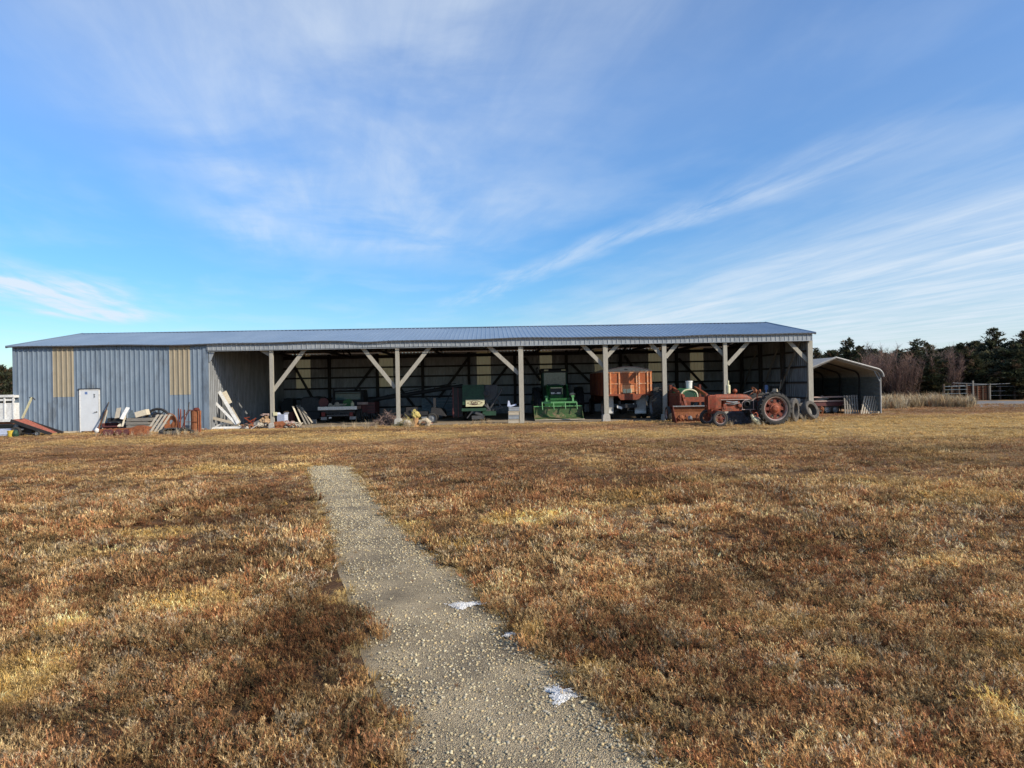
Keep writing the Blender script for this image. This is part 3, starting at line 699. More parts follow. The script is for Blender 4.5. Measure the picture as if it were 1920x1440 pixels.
# ---------------------------------------------------------------- red row-crop tractor, side on
T = Site(1456, 797); ft = E('vintage_tractor', 'rusty red row-crop tractor parked side on in front of the right bay', 'tractor', T.loc, TH + R(3), None)
q = T.q
RW = .69; X0 = q(1349, 780).x
wheel(ft, (0, .18, RW), RW, .36, rim='dustrim', hub='darkred', lugs=22, inner=.72, holes=8, tm='rubber')
mb = MB(); mb.lathe([(.16, -.11), (.14, -.14), (.08, -.17), (.0, -.17)], (0, .17, RW), (0, 1, 0), 20); mb.lathe([(.25, -.06), (.22, -.085), (.15, -.09)], (0, .17, RW), (0, 1, 0), 8); part('hub_cap', mb, M['redlight'], ft)
wheel(ft, (0, 1.72, RW), RW, .36, rim='dustrim', hub='red', lugs=22, inner=.70, holes=8, front=1)
wheel(ft, (X0, .05, .32), .325, .15, rim='dustrim', hub='darkred', inner=.66, holes=5)
wheel(ft, (X0 - .05, 1.45, .32), .325, .15, rim='dustrim', hub='darkred', inner=.66, holes=5)
YC = .80
mb = MB(); mb.bar((X0, .12, .36), (X0, .12, .66), .07); mb.bar((X0, 1.4, .36), (X0, 1.4, .66), .07); mb.bar((X0, .10, .62), (X0, 1.42, .62), .10, .10); mb.box(X0 - .14, X0 + .16, YC - .17, YC + .17, .52, .74)
part('front_axle', mb, M['red'], ft)
gx0 = X0 - .30; gx1 = X0 + .06; zt = 1.31
mb = MB(); mb.prismx([(YC - .20, .70), (YC + .20, .70), (YC + .22, 1.22), (YC + .14, zt), (YC - .14, zt), (YC - .22, 1.22)], gx0 + .07, X0 + .28); part('radiator_shell', mb, M['redlight'], ft, bevel=.02)
mb = MB()
for k in range(11): z = .76 + k * .048; mb.box(gx0 + .01, gx0 + .07, YC - .20, YC + .20, z, z + .02); mb.box(gx0 + .07, gx1, YC - .235, YC - .215, z, z + .022)
mb.box(gx0, gx0 + .06, YC - .23, YC - .19, .70, 1.27); mb.box(gx0, gx0 + .06, YC + .19, YC + .23, .70, 1.27); part('grille', mb, M['red'], ft)
# hood with rounded tank end
mb = MB(); xs_ = [X0 + .05, X0 + .5, X0 + .9, X0 + 1.25, X0 + 1.50, X0 + 1.62, X0 + 1.68]; hh = [1, 1, 1, .97, .82, .55, .12]; n = 12; vs = []; fs = []
for i, (x, s_) in enumerate(zip(xs_, hh)):
    zb_, ztp = 1.09, 1.33
    for j in range(n):
        t = math.pi * j / (n - 1); yy__ = YC - .215 * math.cos(t) * (.55 + .45 * s_); z = zb_ + (ztp - zb_) * (max(0, min(1, math.sin(t) * 1.35)) ** .8) * s_ - (0.0 if i < 4 else 0)
        vs.append((x, yy__, z))
for i in range(len(xs_) - 1):
    for j in range(n - 1): fs.append((i*n+j, (i+1)*n+j, (i+1)*n+j+1, i*n+j+1))
fs.append(tuple((len(xs_)-1)*n + j for j in range(n)))
for i in range(len(xs_) - 1): fs.append((i*n, i*n+n-1, (i+1)*n+n-1, (i+1)*n))
mb.add(vs, fs); part('hood', mb, M['redlight'], ft, smooth=True)
mb = MB(); mb.box(X0 + .25, X0 + 1.55, YC - .228, YC - .214, 1.085, 1.115); part('hood_trim', mb, M['pink'], ft)
mb = MB(); mb.box(X0 + .42, X0 + 1.12, YC - .14, YC + .14, .66, 1.08); mb.box(X0 + .30, X0 + 1.18, YC - .19, YC + .19, .60, .80)
mb.box(X0 + .36, X0 + .50, YC - .22, YC + .2, .70, .92); mb.lathe([(.09, 0), (.09, .12), (.03, .13)], (X0 + 1.08, YC - .15, .84), (0, -1, 0), 14, True); part('engine', mb, M['redlight'], ft, bevel=.015)
mb = MB(); mb.tube([(X0 + .5, YC - .2, 1.02), (X0 + .75, YC - .25, .98), (X0 + 1.0, YC - .2, .99)], .035, 8); mb.tube([(X0 + .45, YC - .17, .93), (X0 + .8, YC - .24, .90), (X0 + 1.1, YC - .17, .95)], .022, 8); part('manifold', mb, M['grey'], ft)
mb = MB(); mb.lathe([(.001, 0), (.12, 0), (.15, .03), (.15, .18), (.10, .21)], (X0 + 1.36, YC - .14, .90), (0, -1, 0), 20); mb.box(X0 + 1.15, X0 + 2.5, YC - .10, YC + .10, .62, 1.02); part('clutch_housing', mb, M['black'], ft)
mb = MB(); mb.tube([(X0 + 1.18, YC - .25, .68), (X0 + 1.16, YC - .28, .95), (X0 + 1.28, YC - .30, 1.07), (X0 + 1.42, YC - .28, 1.08)], .018, 6); mb.tube([(X0 + 1.14, YC - .27, .66), (X0 + 1.75, YC - .27, .66)], .016, 6); mb.tube([(X0 + 1.68, YC - .25, .66), (X0 + 1.68, YC - .25, 1.05)], .016, 6); part('control_rods', mb, M['pink'], ft)
mb = MB(); mb.lathe([(.11, 0), (.13, .05), (.13, .3), (.09, .34)], (X0 + 2.15, YC - .12, .45), (0, 0, 1), 14); mb.box(X0 + 1.9, X0 + 2.75, YC - .35, YC + .35, .52, .98); part('gear_case', mb, M['darkred'], ft, bevel=.03)
mb = MB(); mb.bar((0, .30, RW), (0, 1.6, RW), .14, .14); part('rear_axle', mb, M['darkred'], ft)
mx_ = q(1378, 730).x; mb = MB(); mb.lathe([(.03, 1.25), (.03, 1.34), (.083, 1.36), (.09, 1.40), (.09, 1.68), (.08, 1.72), (.035, 1.74), (.035, 1.91), (.04, 1.92), (.0, 1.92)], (mx_ , YC, 0), (0, 0, 1), 16); part('muffler', mb, M['cream'], ft, smooth=False)
mx_ = q(1391, 730).x; mb = MB(); mb.lathe([(.03, 1.25), (.03, 1.38), (.085, 1.40), (.10, 1.46), (.08, 1.52), (.03, 1.55), (.0, 1.56)], (mx_, YC, 0), (0, 0, 1), 16); part('air_cleaner', mb, M['redlight'], ft, smooth=True)
sx_ = q(1430, 733).x; mb = MB(); c = Vector((sx_ + .02, YC, 1.46)); axs = Vector((.75, 0, .66)); a = axs.orthogonal().normalized(); b = axs.normalized().cross(a)
mb.tube([c + (a * math.cos(t) + b * math.sin(t)) * .20 for t in [2 * math.pi * k / 20 for k in range(21)]], .017, 6, False)
for k in range(4): t = math.pi * k / 2 + .4; mb.bar(c, c + (a * math.cos(t) + b * math.sin(t)) * .2, .02)
mb.tube([c, (X0 + 1.55, YC, 1.22)], .018, 6); part('steering_wheel', mb, M['rust'], ft)
mb = MB(); mb.tube([(sx_ - .55, YC - .1, 1.36), (sx_ - .1, YC - .12, 1.50)], .012, 6)
part('throttle_rod', mb, M['grey'], ft)
for dx, dy in ((-.10, -.30), (.07, -.33)):
    mb = MB(); mb.lathe([(.0, -.06), (.05, -.05), (.075, .0), (.07, .04), (0, .05)], (sx_ + dx, YC + dy, 1.44), (1, -.3, 0), 14); part('lamp', mb, M['orangerust'], ft, smooth=True)
mb = MB(); mb.bar((sx_, YC - .26, 1.40), (sx_, YC - .2, 1.05), .04); mb.box(sx_ - .02, sx_ + .55, YC - .32, YC - .24, 1.08, 1.12); part('lamp_bracket', mb, M['darkred'], ft)
mb = MB(); e_ = q(1463, 735).x; mb.prism([(e_ - .22, 1.30), (e_ + .12, 1.27), (e_ + .22, 1.36), (e_ + .18, 1.52), (e_ + .13, 1.52), (e_ + .12, 1.38), (e_ - .2, 1.36)], YC - .2, YC + .2); part('seat', mb, M['bone'], ft, bevel=.02)
mb = MB(); mb.bar((e_, YC, 1.3), (e_ - .25, YC, .95), .07, .03); mb.box(e_ - .3, e_ + .25, YC - .22, YC + .22, 1.22, 1.28); part('seat_spring', mb, M['orangerust'], ft)
mb = MB(); mb.box(.1, .62, YC - .22, YC + .22, .42, .5); mb.bar((.3, YC - .3, .95), (.75, YC - .25, .38), .05); mb.bar((.3, YC + .3, .95), (.75, YC + .25, .38), .05); part('drawbar', mb, M['darkred'], ft)

# heap of canvas and a cast-off fender under it
T = Site(1392, 797, None); mb = MB(); mb.ell((0, .9, .12), (.52, .42, .46), 18, 9, .10, 3); mb.ell((.28, .9, .05), (.5, .35, .26), 16, 8, .12, 4)
solo('tarp', 'crumpled charcoal tarpaulin heap lying under the red tractor beside the dry grass', 'tarpaulin', mb, M['char'], T.loc)
T = Site(1417, 798); mb = MB(); pts = [T.q(1409, 777, .3), T.q(1413, 785, .3), T.q(1420, 790, .3), T.q(1424, 797, .3)]; mb.tube(pts, [.06, .10, .12, .09], 8)
solo('pipe', 'pale greenish bent pipe leaning beside the big wheel of the red tractor', 'pipe', mb, M['cream'], T.loc)

# ---------------------------------------------------------------- red loader tractor facing out
T = Site(1303, 793); lt = E('loader_tractor', 'old dark red tractor with a front loader and rusty wide bucket under the shed eave', 'tractor', T.loc)
q = T.q
a = q(1267, 763); b = q(1338, 762); zl = a.z; bx0, bx1 = a.x, b.x
mb = MB(); prof_ = [(0, .02), (.06, 0), (.62, 0), (.74, .15), (.74, .5), (.66, zl - .03), (.58, zl), (.58, zl - .04), (.68, .48), (.68, .16), (.58, .05), (.06, .05)]
mb.prismx(prof_, bx0 + .03, bx1 - .03); part('bucket', mb, M['rust'], lt)
mb = MB(); pf = [(0, 0), (.68, 0), (.76, .15), (.76, .5), (.62, zl + .01), (.50, zl + .01), (.30, .4), (.0, .12)]; mb.prismx(pf, bx0, bx0 + .03); mb.prismx(pf, bx1 - .03, bx1); part('bucket_side', mb, M['darkred'], lt)
mb = MB(); mb.box(bx0, bx1, .50, .56, zl - .02, zl + .035); part('bucket_lip', mb, M['grey'], lt)
for k, (x_, s_) in enumerate(((-.55, .17), (-.1, .12), (.35, .19))):
    mb = MB(); mb.ell((x_, .45, .20), (s_, .16, s_ * .9), 10, 6, .2, k); part('spoil', mb, M['orangerust'] if k != 1 else M['grey'], lt)
AY = .8
for pts in (((1262, 728, 3.1), (1281, 743, 1.2), (1286, 762, AY)), ((1303, 727, 3.1), (1325, 741, 1.2), (1330, 761, AY))):
    mb = MB(); P_ = [q(*p) for p in pts]; mb.bar(P_[0], P_[1], .11, .15); mb.bar(P_[1], P_[2], .11, .14); mb.bar(P_[2], (P_[2].x, .7, .25), .1, .1); part('loader_arm', mb, M['redlight'], lt)
mb = MB(); a = q(1283, 746, 1.05); b = q(1323, 744, 1.05); mb.box(a.x, b.x, 1.0, 1.08, a.z - .20, a.z + .03); part('crossbeam', mb, M['redlight'], lt)
mb = MB(); a = q(1264, 745, 2.2); mb.box(a.x - .05, a.x + .02, 1.0, 3.4, .65, 1.35); mb.box(a.x - .02, a.x + .1, 2.9, 3.1, .4, 1.75); b = q(1310, 745, 3); mb.box(b.x, b.x + .1, 2.9, 3.1, .4, 1.75); part('loader_frame', mb, M['darkred'], lt)
mb = MB(); mb.box(-.45, .25, 1.5, 3.6, .65, 1.25); mb.box(-.55, .35, 3.4, 4.6, .5, 1.1); part('chassis', mb, M['darkred'], lt, bevel=.03)
a = q(1275, 738, 1.6); b = q(1306, 738, 1.6); cx_ = (a.x + b.x) / 2; w_ = (b.x - a.x) / 2
mb = MB(); n = 14; vs = []; fs = []
for i, (y, s_) in enumerate(((1.45, .72), (1.5, .93), (1.65, 1), (3.0, 1), (3.5, .9))):
    for j in range(n): t = math.pi * j / (n - 1); vs.append((cx_ - w_ * s_ * math.cos(t), y, 1.15 + .42 * s_ * max(0, math.sin(t)) ** .7))
for i in range(4):
    for j in range(n - 1): fs.append((i*n+j, i*n+j+1, (i+1)*n+j+1, (i+1)*n+j))
mb.add(vs, fs); part('hood', mb, M['greenlite'], lt, smooth=True, label='rounded pale green hood')
mb = MB(); mb.tube([(cx_ - w_ * math.cos(math.pi * j / 13), 1.44, 1.16 + .36 * max(0, math.sin(math.pi * j / 13)) ** .7) for j in range(14)], .038, 8); part('hood_rim', mb, M['cream'], lt)
mb = MB(); mb.box(cx_ - w_ * .8, cx_ + w_ * .8, 1.47, 1.5, 1.0, 1.45); part('grille', mb, M['darkgreen'], lt)
wheel(lt, (-.75, 1.9, .36), .36, .18, ax=(1, 0, 0), rim='pink', hub='darkred'); wheel(lt, (.62, 1.9, .36), .36, .18, ax=(1, 0, 0), rim='pink', hub='darkred', front=1)
wheel(lt, (-.92, 4.0, .72), .72, .36, ax=(1, 0, 0), rim='grey', hub='darkred', lugs=20); wheel(lt, (.78, 4.0, .72), .72, .36, ax=(1, 0, 0), rim='grey', hub='darkred', lugs=20, front=1)
mb = MB(); c = q(1260, 726, 3.2); mb.tube([c + Vector((.16 * math.cos(t), 0, .16 * math.sin(t))) for t in [2*math.pi*k/16 for k in range(17)]], .015, 6); mb.tube([c, (c.x + .3, c.y, 1.3)], .015, 6); part('steering_wheel', mb, M['black'], lt)
bk = q(1292, 720, 1.9); mb = MB(); z0 = 1.57; zz_ = q(1292, 714, 1.9).z; mb.lathe([(.0, 0), (.135, 0), (.155, zz_ - z0 - .05), (.175, zz_ - z0 - .045), (.175, zz_ - z0 - .02), (.165, zz_ - z0), (.0, zz_ - z0)], (0, 0, 0), (0, 0, 1), 18)
L0 = Vector(T.loc); wl = L0 + EU * bk.x + EV * 1.9 + Vector((0, 0, z0 - .005)); solo('bucket', 'white plastic pail standing upside down on the green hood of the loader tractor', 'bucket', mb, M['white'], wl)
# big tyre by the truck
T = Site(1237, v=.9); mb = tyre_mb(.80, .50, (0, 0, 0), (.92, -.38, 0), .60, 22, .055); 
solo('tractor_tyre', 'large black tractor tyre with deep lugs standing between the orange truck and a post', 'tyre', mb, M['rubber'], T.loc + Vector((0, 0, .80)))

# ---------------------------------------------------------------- green tractor with loader
T = Site(1048, v=1.6); gt = E('green_tractor', 'green cab tractor with a wide front loader bucket parked facing out of the centre bay', 'tractor', T.loc)
q = T.q
a = q(1003, 763.5); b = q(1093, 762); zl = (a.z + b.z) / 2; x0, x1 = a.x, b.x
mb = MB(); mb.prismx([(-.12, .03), (-.1, .06), (.5, .12), (.68, .30), (.68, zl), (.62, zl), (.62, .32), (.47, .17), (-.12, .07)], x0, x1); part('bucket', mb, M['bucketgreen'], gt)
mb = MB(); pf = [(-.12, .02), (.5, .08), (.70, .28), (.70, zl + .02), (.56, zl + .02), (.40, .5)]; mb.prismx(pf, x0 - .03, x0); mb.prismx(pf, x1, x1 + .03); part('bucket_side', mb, M['bucketgreen'], gt)
mb = MB(); mb.prismx([(-.22, .04), (-.22, .07), (.05, .09), (.05, .06)], x0 - .02, x1 + .06); part('cutting_edge', mb, M['wood'], gt)
mb = MB(); mb.box(x0 - .03, x1 + .03, .50, .55, zl - .005, zl + .04); part('bucket_lip', mb, M['greenlite'], gt)
zu = q(1050, 755).z
mb = MB(); a = q(1017, 755); b = q(1083, 754); mb.box(a.x, b.x, .42, .50, zu - .04, zu + .05); part('grapple_bar', mb, M['greenlite'], gt)
for px in (1017.5, 1039, 1061, 1083):
    x_ = q(px, 755).x; mb = MB(); mb.tube([(x_, .44, zu), (x_ + .005, .38, zl), (x_ + .02, .34, zl - .16)], [.032, .03, .022], 6); part('grapple_tine', mb, M['greenlite'], gt)
mb = MB(); a = q(1021, 749, .9); b = q(1080, 750, .9); mb.box(a.x, b.x, .85, 1.0, .62, zu + .10); mb.box(a.x + .3, b.x - .3, .8, .9, zu + .10, zu + .22); part('loader_crossbeam', mb, M['green'], gt)
for px, sx_ in ((1024.5, 1), (1074, -1)):
    x_ = q(px, 748, .7).x; mb = MB(); mb.bar((x_, .62, zu - .02), (x_, .72, zu + .32), .09, .13); mb.lathe([(.06, -.08), (.06, .08)], (x_, .68, zu + .30), (1, 0, 0), 10, True); part('loader_link', mb, M['greenlite'], gt)
for px in (1027, 1064):
    x_ = q(px, 725, 1.6).x; mb = MB(); mb.bar((x_, .9, .75), (x_, 1.9, 1.75), .10, .16); mb.bar((x_, 1.9, 1.80), (x_, 4.1, 1.72), .10, .16); mb.bar((x_ + .0, 2.2, .55), (x_, 2.2, 1.78), .10, .12); part('loader_arm', mb, M['green'], gt)
    mb = MB(); mb.tube([(x_ + .07, .95, .95), (x_ + .07, 2.1, 1.45)], .03, 8); part('hydraulic_ram', mb, M['grey'], gt)
a = q(1030, 741, 1.4); b = q(1056, 724, 1.4); hx0, hx1, hz0, hz1 = a.x, b.x, a.z - .25, b.z
mb = MB(); mb.prismx([(1.45, hz0), (3.5, hz0), (3.5, hz1 + .12), (2.0, hz1 + .06), (1.55, hz1 + .02), (1.40, hz1 - .12)], hx0, hx1); part('hood', mb, M['green'], gt, bevel=.03)
mb = MB(); mb.box(hx0 + .06, hx1 - .06, 1.35, 1.42, hz0 + .28, hz1 - .12); part('grille', mb, M['black'], gt)
mb = MB(); mb.box(hx0 + .07, hx1 - .07, 1.33, 1.36, hz1 - .11, hz1 - .06); mb.box(hx1 - .075, hx1 - .055, 1.33, 1.36, hz0 + .3, hz1 - .1); part('grille_trim', mb, M['cream'], gt)
zs = q(1043, 738.5, 1.4).z
mb = MB()
for x_, w_ in ((-.30, .05), (-.235, .05), (-.17, .05), (-.065, .035), (.03, .05), (.095, .05), (.16, .04)):
    cx_ = (hx0 + hx1) / 2 + x_ + .04; mb.box(cx_ - w_/2, cx_ + w_/2, 1.325, 1.345, zs + .0, zs + (.085 if w_ > .036 else .05))
    if w_ > .036: mb.box(cx_ - w_/2 - .006, cx_ - w_/2 + .01, 1.322, 1.345, zs - .01, zs + .095)
part('lettering', mb, M['white'], gt)
a = q(1020, 722, 3.4); b = q(1060, 691, 3.4)
cx0, cx1, cz0, cz1 = a.x, b.x, a.z, b.z
mb = MB(); mb.box(cx0, cx1, 3.4, 3.46, cz0 - .1, cz1 - .22); part('windshield', mb, M['glass'], gt)
mb = MB()
for x_ in (cx0 - .04, cx1 + .04):
    for y_ in (3.42, 4.9): mb.bar((x_, y_, cz0 - .5), (x_, y_, cz1 - .15), .08)
mb.box(cx0, cx1, 4.88, 4.94, cz0 - .4, cz1 - .2); mb.box(cx0 - .05, cx1 + .05, 3.42, 4.9, .9, cz0 - .1); part('cab_frame', mb, M['darkgreen'], gt)
mb = MB(); mb.prismx([(3.2, cz1 - .2), (5.0, cz1 - .2), (4.95, cz1), (3.4, cz1 + .02), (3.22, cz1 - .08)], cx0 - .16, cx1 + .16); part('cab_roof', mb, M['black'], gt, bevel=.03)
mb = MB()
for x_ in (cx0 + .12, cx1 - .14): mb.box(x_ - .12, x_ + .12, 3.17, 3.2, cz1 - .13, cz1 - .05)
part('roof_lamps', mb, M['cream'], gt)
for x_, f_ in ((q(1012, 750, 2.2).x, -1), (q(1081, 750, 2.2).x, 1)): wheel(gt, (x_, 2.2, .55), .55, .32, ax=(1, 0, 0), rim='cream', hub='yellow', lugs=18, front=f_)
for x_, f_ in ((q(1006, 750, 4.4).x, -1), (q(1085, 750, 4.4).x, 1)): wheel(gt, (x_, 4.4, .85), .85, .46, ax=(1, 0, 0), rim='cream', hub='yellow', lugs=20, front=f_)
mb = MB(); mb.box(-.45, .45, 1.6, 4.9, .5, .95); mb.bar((-1.1, 2.2, .55), (1.1, 2.2, .55), .14); mb.bar((-1.2, 4.4, .85), (1.2, 4.4, .85), .2); part('chassis', mb, M['darkgreen'], gt)
c = q(1073, 739, 1.0); mb = MB(); mb.ell(c, (.16, .10, .09), 12, 6); part('work_lamp', mb, M['bone'], gt, smooth=True)
mb = MB(); mb.bar(c, (c.x - .1, c.y + .1, zu + .1), .04); part('lamp_arm', mb, M['green'], gt)
mb = MB(); c = q(1007, 691, 3.4); mb.tube([(cx0 - .1, 3.4, cz1 - .3), (c.x, 3.4, c.z + .1), (c.x, 3.4, c.z - .15)], .02, 6); mb.box(c.x - .08, c.x + .04, 3.36, 3.41, c.z - .25, c.z + .05); part('mirror', mb, M['black'], gt)

# ---------------------------------------------------------------- orange grain truck seen from behind
T = Site(1178, v=1.3); gr = E('grain_truck', 'orange farm grain truck with arched grey tarp seen from the rear beside a shed post', 'truck', T.loc)
q = T.q
a = q(1134, 742); b = q(1222, 696); x0, x1, z0, z1 = a.x, b.x, a.z - .02, b.z; LB = 5.2
mb = MB(); mb.box(x0, x1, 0, .06, z0, z1); part('tailgate', mb, M['truck'], gr)
mb = MB(); mb.box(x0, x0 + .05, .06, LB, z0, z1); mb.box(x0 + .05, x1 - .05, LB - .05, LB, z0, z1); mb.box(x0 + .05, x1 - .05, .06, LB - .05, z0, z0 + .05); part('box_side', mb, M['truck'], gr)
mb = MB(); mb.box(x1 - .05, x1, .06, LB, z0, z1); part('box_side', mb, M['truck'], gr)
for k in range(9):
    y_ = .5 + k * .55; mb = MB(); mb.box(x0 - .045, x0, y_, y_ + .07, z0 + .02, z1); part('side_stake', mb, M['darkred'], gr)
for px in (1137, 1144.5, 1161, 1193.5, 1198.2, 1214, 1220):
    x_ = q(px, 720).x; mb = MB(); mb.box(x_ - .035, x_ + .035, -.055, 0, z0 + .03, z1 - .02); part('tailgate_stake', mb, M['truckpale'], gr)
zz1 = q(1170, 719.5).z
mb = MB(); mb.box(x0, x1, -.03, 0, z1 - .06, z1 + .015); mb.box(x0, x1, -.028, 0, zz1 - .02, zz1 + .02); part('tailgate_rail', mb, M['truckpale'], gr)
ga, gb = q(1165, 735), q(1190, 721); mb = MB(); mb.box(ga.x, gb.x, -.05, 0, ga.z - .02, gb.z); part('grain_door', mb, M['truckpale'], gr)
ga2, gb2 = q(1168, 737), q(1184, 729); mb = MB(); mb.box(ga2.x, ga2.x + .16, -.065, -.05, ga2.z, gb2.z); mb.box(ga2.x + .19, gb2.x, -.065, -.05, ga2.z, gb2.z); part('bare_metal_patch', mb, M['cream'], gr)
mb = MB(); mb.box(ga.x - .06, gb.x + .07, -.07, -.03, gb.z, gb.z + .06); mb.box(ga.x - .07, ga.x, -.07, -.03, ga.z, gb.z); mb.box(gb.x, gb.x + .07, -.07, -.03, ga.z, gb.z); part('grain_door_frame', mb, M['truck'], gr)
bz = q(1180, 749.5).z; xa, xb = q(1158, 745).x, q(1202, 745).x
mb = MB(); mb.prism([(x0, z0), (x0, z0 + .09), (x1 + .03, z0 + .09), (x1 + .03, z0), (xb, z0), (xb - .14, bz), (xa + .14, bz), (xa, z0)], -.12, .05); part('rear_sill', mb, M['redlight'], gr)
zc = q(1178, 688).z; arc = [(x0 - .02 + (x1 - x0 + .04) * k / 12, z1 + (zc - z1) * max(0, math.sin(math.pi * k / 12)) ** .8) for k in range(13)]
mb = MB(); mb.prism(arc + [(x1, z1 - .02), (x0, z1 - .02)], -.02, LB + .02); part('arched_tarp', mb, M['wood'], gr)
mb = MB()
for y_ in (-.025, 1.3, 2.6, 3.9): mb.tube([(x, y_, z + .01) for x, z in arc], .02, 6)
part('tarp_bows', mb, M['pink'], gr)
mb = MB(); mb.box(-.16, .0, -.045, -.018, z1 + .09, z1 + .13); part('tarp_vent', mb, M['black'], gr)
for pa, pb in ((1139, 1150), (1190, 1211)):
    a = q(pa, 776, .3); b = q(pb, 748, .3); mb = MB(); mb.box(a.x, b.x, .28, .30, a.z, z0 - .02); f_ = part('mud_flap', mb, M['wood'] if 0 else M['carin'], gr)
    mb = MB(); mb.box(a.x + .02, b.x - .02, .27, .28, a.z + .05, a.z + .14); mb.box(a.x + .03, b.x - .12, .268, .28, a.z + .17, a.z + .21); part('flap_emblem', mb, M['white'], f_)
mb = MB(); mb.box(-.45, -.35, .1, LB + 1.5, .78, .98); mb.box(.35, .45, .1, LB + 1.5, .78, .98); mb.bar((-1.0, 1.3, .5), (1.0, 1.3, .5), .16); mb.ell((0, 1.3, .5), (.24, .26, .24), 12, 8); mb.box(-.5, .5, .12, .2, .60, .78); part('chassis', mb, M['black'], gr)
mb = MB(); a = q(1157, 762, .1); mb.add([(a.x, .09, a.z + .05), (a.x + .26, .09, a.z - .03), (a.x + .26, .09, a.z - .16), (a.x, .09, a.z - .08), (a.x, .11, a.z + .05), (a.x + .26, .11, a.z - .03), (a.x + .26, .11, a.z - .16), (a.x, .11, a.z - .08)], [(0, 1, 2, 3), (7, 6, 5, 4), (0, 4, 5, 1), (1, 5, 6, 2), (2, 6, 7, 3), (3, 7, 4, 0)]); part('licence_plate', mb, M['white'], gr)
mb = MB(); a = q(1187.5, 757, .1); mb.lathe([(0, 0), (.035, .005), (.035, .04)], (a.x, .08, a.z), (0, -1, 0), 10); part('reflector', mb, M['white'], gr)
for x_, f_ in ((x0 + .16, -1), (x0 + .46, -1), (x1 - .16, 1), (x1 - .46, 1)): wheel(gr, (x_, 1.3, .50), .50, .24, ax=(1, 0, 0), rim='pink', hub='grey', front=f_)
for x_, f_ in ((x0 + .3, -1), (x1 - .3, 1)): wheel(gr, (x_, LB + 1.6, .50), .50, .24, ax=(1, 0, 0), rim='pink', hub='grey', front=f_)
mb = MB(); mb.box(-.95, .95, LB + .35, LB + 1.6, .8, 1.5); mb.prismx([(LB + .35, 1.5), (LB + 1.7, 1.5), (LB + 1.5, 2.2), (LB + .4, 2.2)], -.9, .9); mb.box(-.7, .7, LB + 1.6, LB + 2.8, .7, 1.45); part('cab', mb, M['darkred'], gr, bevel=.05)

# ---------------------------------------------------------------- green feed wagon with sign
T = Site(888, v=2.6); fw = E('feed_wagon', 'dark green feed grinder wagon with a cream plaque parked left of the box stack', 'wagon', T.loc)
q = T.q
a = q(867, 747); b = q(932, 720.5); zt = b.z
mb = MB(); mb.box(a.x, q(908, 740).x, .1, 2.6, a.z - .35, zt); part('hopper', mb, M['darkgreen'], fw)
mb = MB(); mb.box(q(909, 740).x, b.x, .3, 2.4, a.z - .1, zt - .03); part('rear_hopper', mb, M['darkgrey'], fw)
c = q(849, 728); mb = MB(); mb.box(c.x, a.x - .02, .5, 2.6, .25, c.z); part('side_bin', mb, M['black'], fw)
mb = MB(); mb.bar((c.x - .02, .5, .2), (c.x - .02, .5, c.z + .05), .07); mb.bar((c.x + .25, .48, .2), (c.x + .25, .48, c.z), .05); part('corner_iron', mb, M['maroon'], fw)
A1 = q(873.5, 762.5, .06); B1 = q(908.5, 749, .06); dx = .12
mb = MB(); mb.prism([(A1.x, A1.z), (B1.x - dx, A1.z), (B1.x, A1.z + .14), (B1.x, B1.z), (A1.x, B1.z)], .05, .09); sg = part('sign_plaque', mb, M['cream'], fw)
cx_ = (A1.x + B1.x) / 2 - .02; cz_ = (A1.z + B1.z) / 2 + .01
mb = MB()
for s_ in (-1, 1): mb.tube([(cx_ + .40 * t, .045, cz_ + s_ * .11 * (1 - t * t)) for t in [i / 8 - 1 for i in range(17)]], .010, 5)
def lett(pts): mb.tube([(cx_ + x, .042, cz_ + z) for x, z in pts], .012, 5)
lett([(-.21, -.05), (-.18, .07)]); lett([(-.11, .07), (-.19, .0), (-.10, -.06)]); lett([(-.10, -.01), (-.04, .02), (-.06, .04), (-.10, 0), (-.07, -.04), (-.03, -.03)]); lett([(-.02, -.04), (.02, .07)]); lett([(.03, -.04), (.07, .07)]); lett([(.09, .03), (.11, -.02), (.16, .03)]); lett([(.16, .03), (.12, -.08), (.05, -.09)]); lett([(-.18, -.085), (.0, -.07), (.14, -.09)])
part('lettering', mb, M['maroon'], sg)
mb = MB(); mb.box(a.x - .05, q(912, 770).x, .05, 2.5, .55, .70); mb.box(q(905, 770).x, q(930, 770).x, .0, 1.2, .30, .52); part('frame', mb, M['darkgreen'], fw)
mb = MB()
for i, (x1_, z1_, x2_, z2_) in enumerate(((.25, 1.2, .9, .6), (.5, 1.5, .8, .7), (.7, 1.6, .75, .4), (.3, .9, 1.1, .95), (1.0, 1.8, 1.05, .5), (.6, .5, 1.6, .7), (1.1, 1.4, 1.5, .7))): mb.bar((x1_, .1 + .1 * i, z1_), (x2_, .2 + .1 * i, z2_), .06, .08)
mb.lathe([(.0, 0), (.16, 0), (.18, .05), (.12, .08)], (.72, .1, 1.5), (0, -1, 0), 14); mb.tube([(.9, .3, .7), (1.5, .2, 1.6), (1.55, .2, 1.75)], .05, 8); part('auger_drive', mb, M['darkgrey'], fw)
mb = MB(); mb.bar((-.35, 0, .18), (-.05, 0, .55), .05, .05); mb.bar((-.1, .05, .20), (.55, .05, .22), .07, .20); mb.bar((.1, .02, .45), (.6, .02, .30), .04, .12); part('hitch', mb, M['darkgrey'], fw)
for x_ in (a.x + .1, q(905, 770).x): wheel(fw, (x_, 1.4, .36), .36, .2, ax=(1, 0, 0), rim='grey', hub='darkgreen')
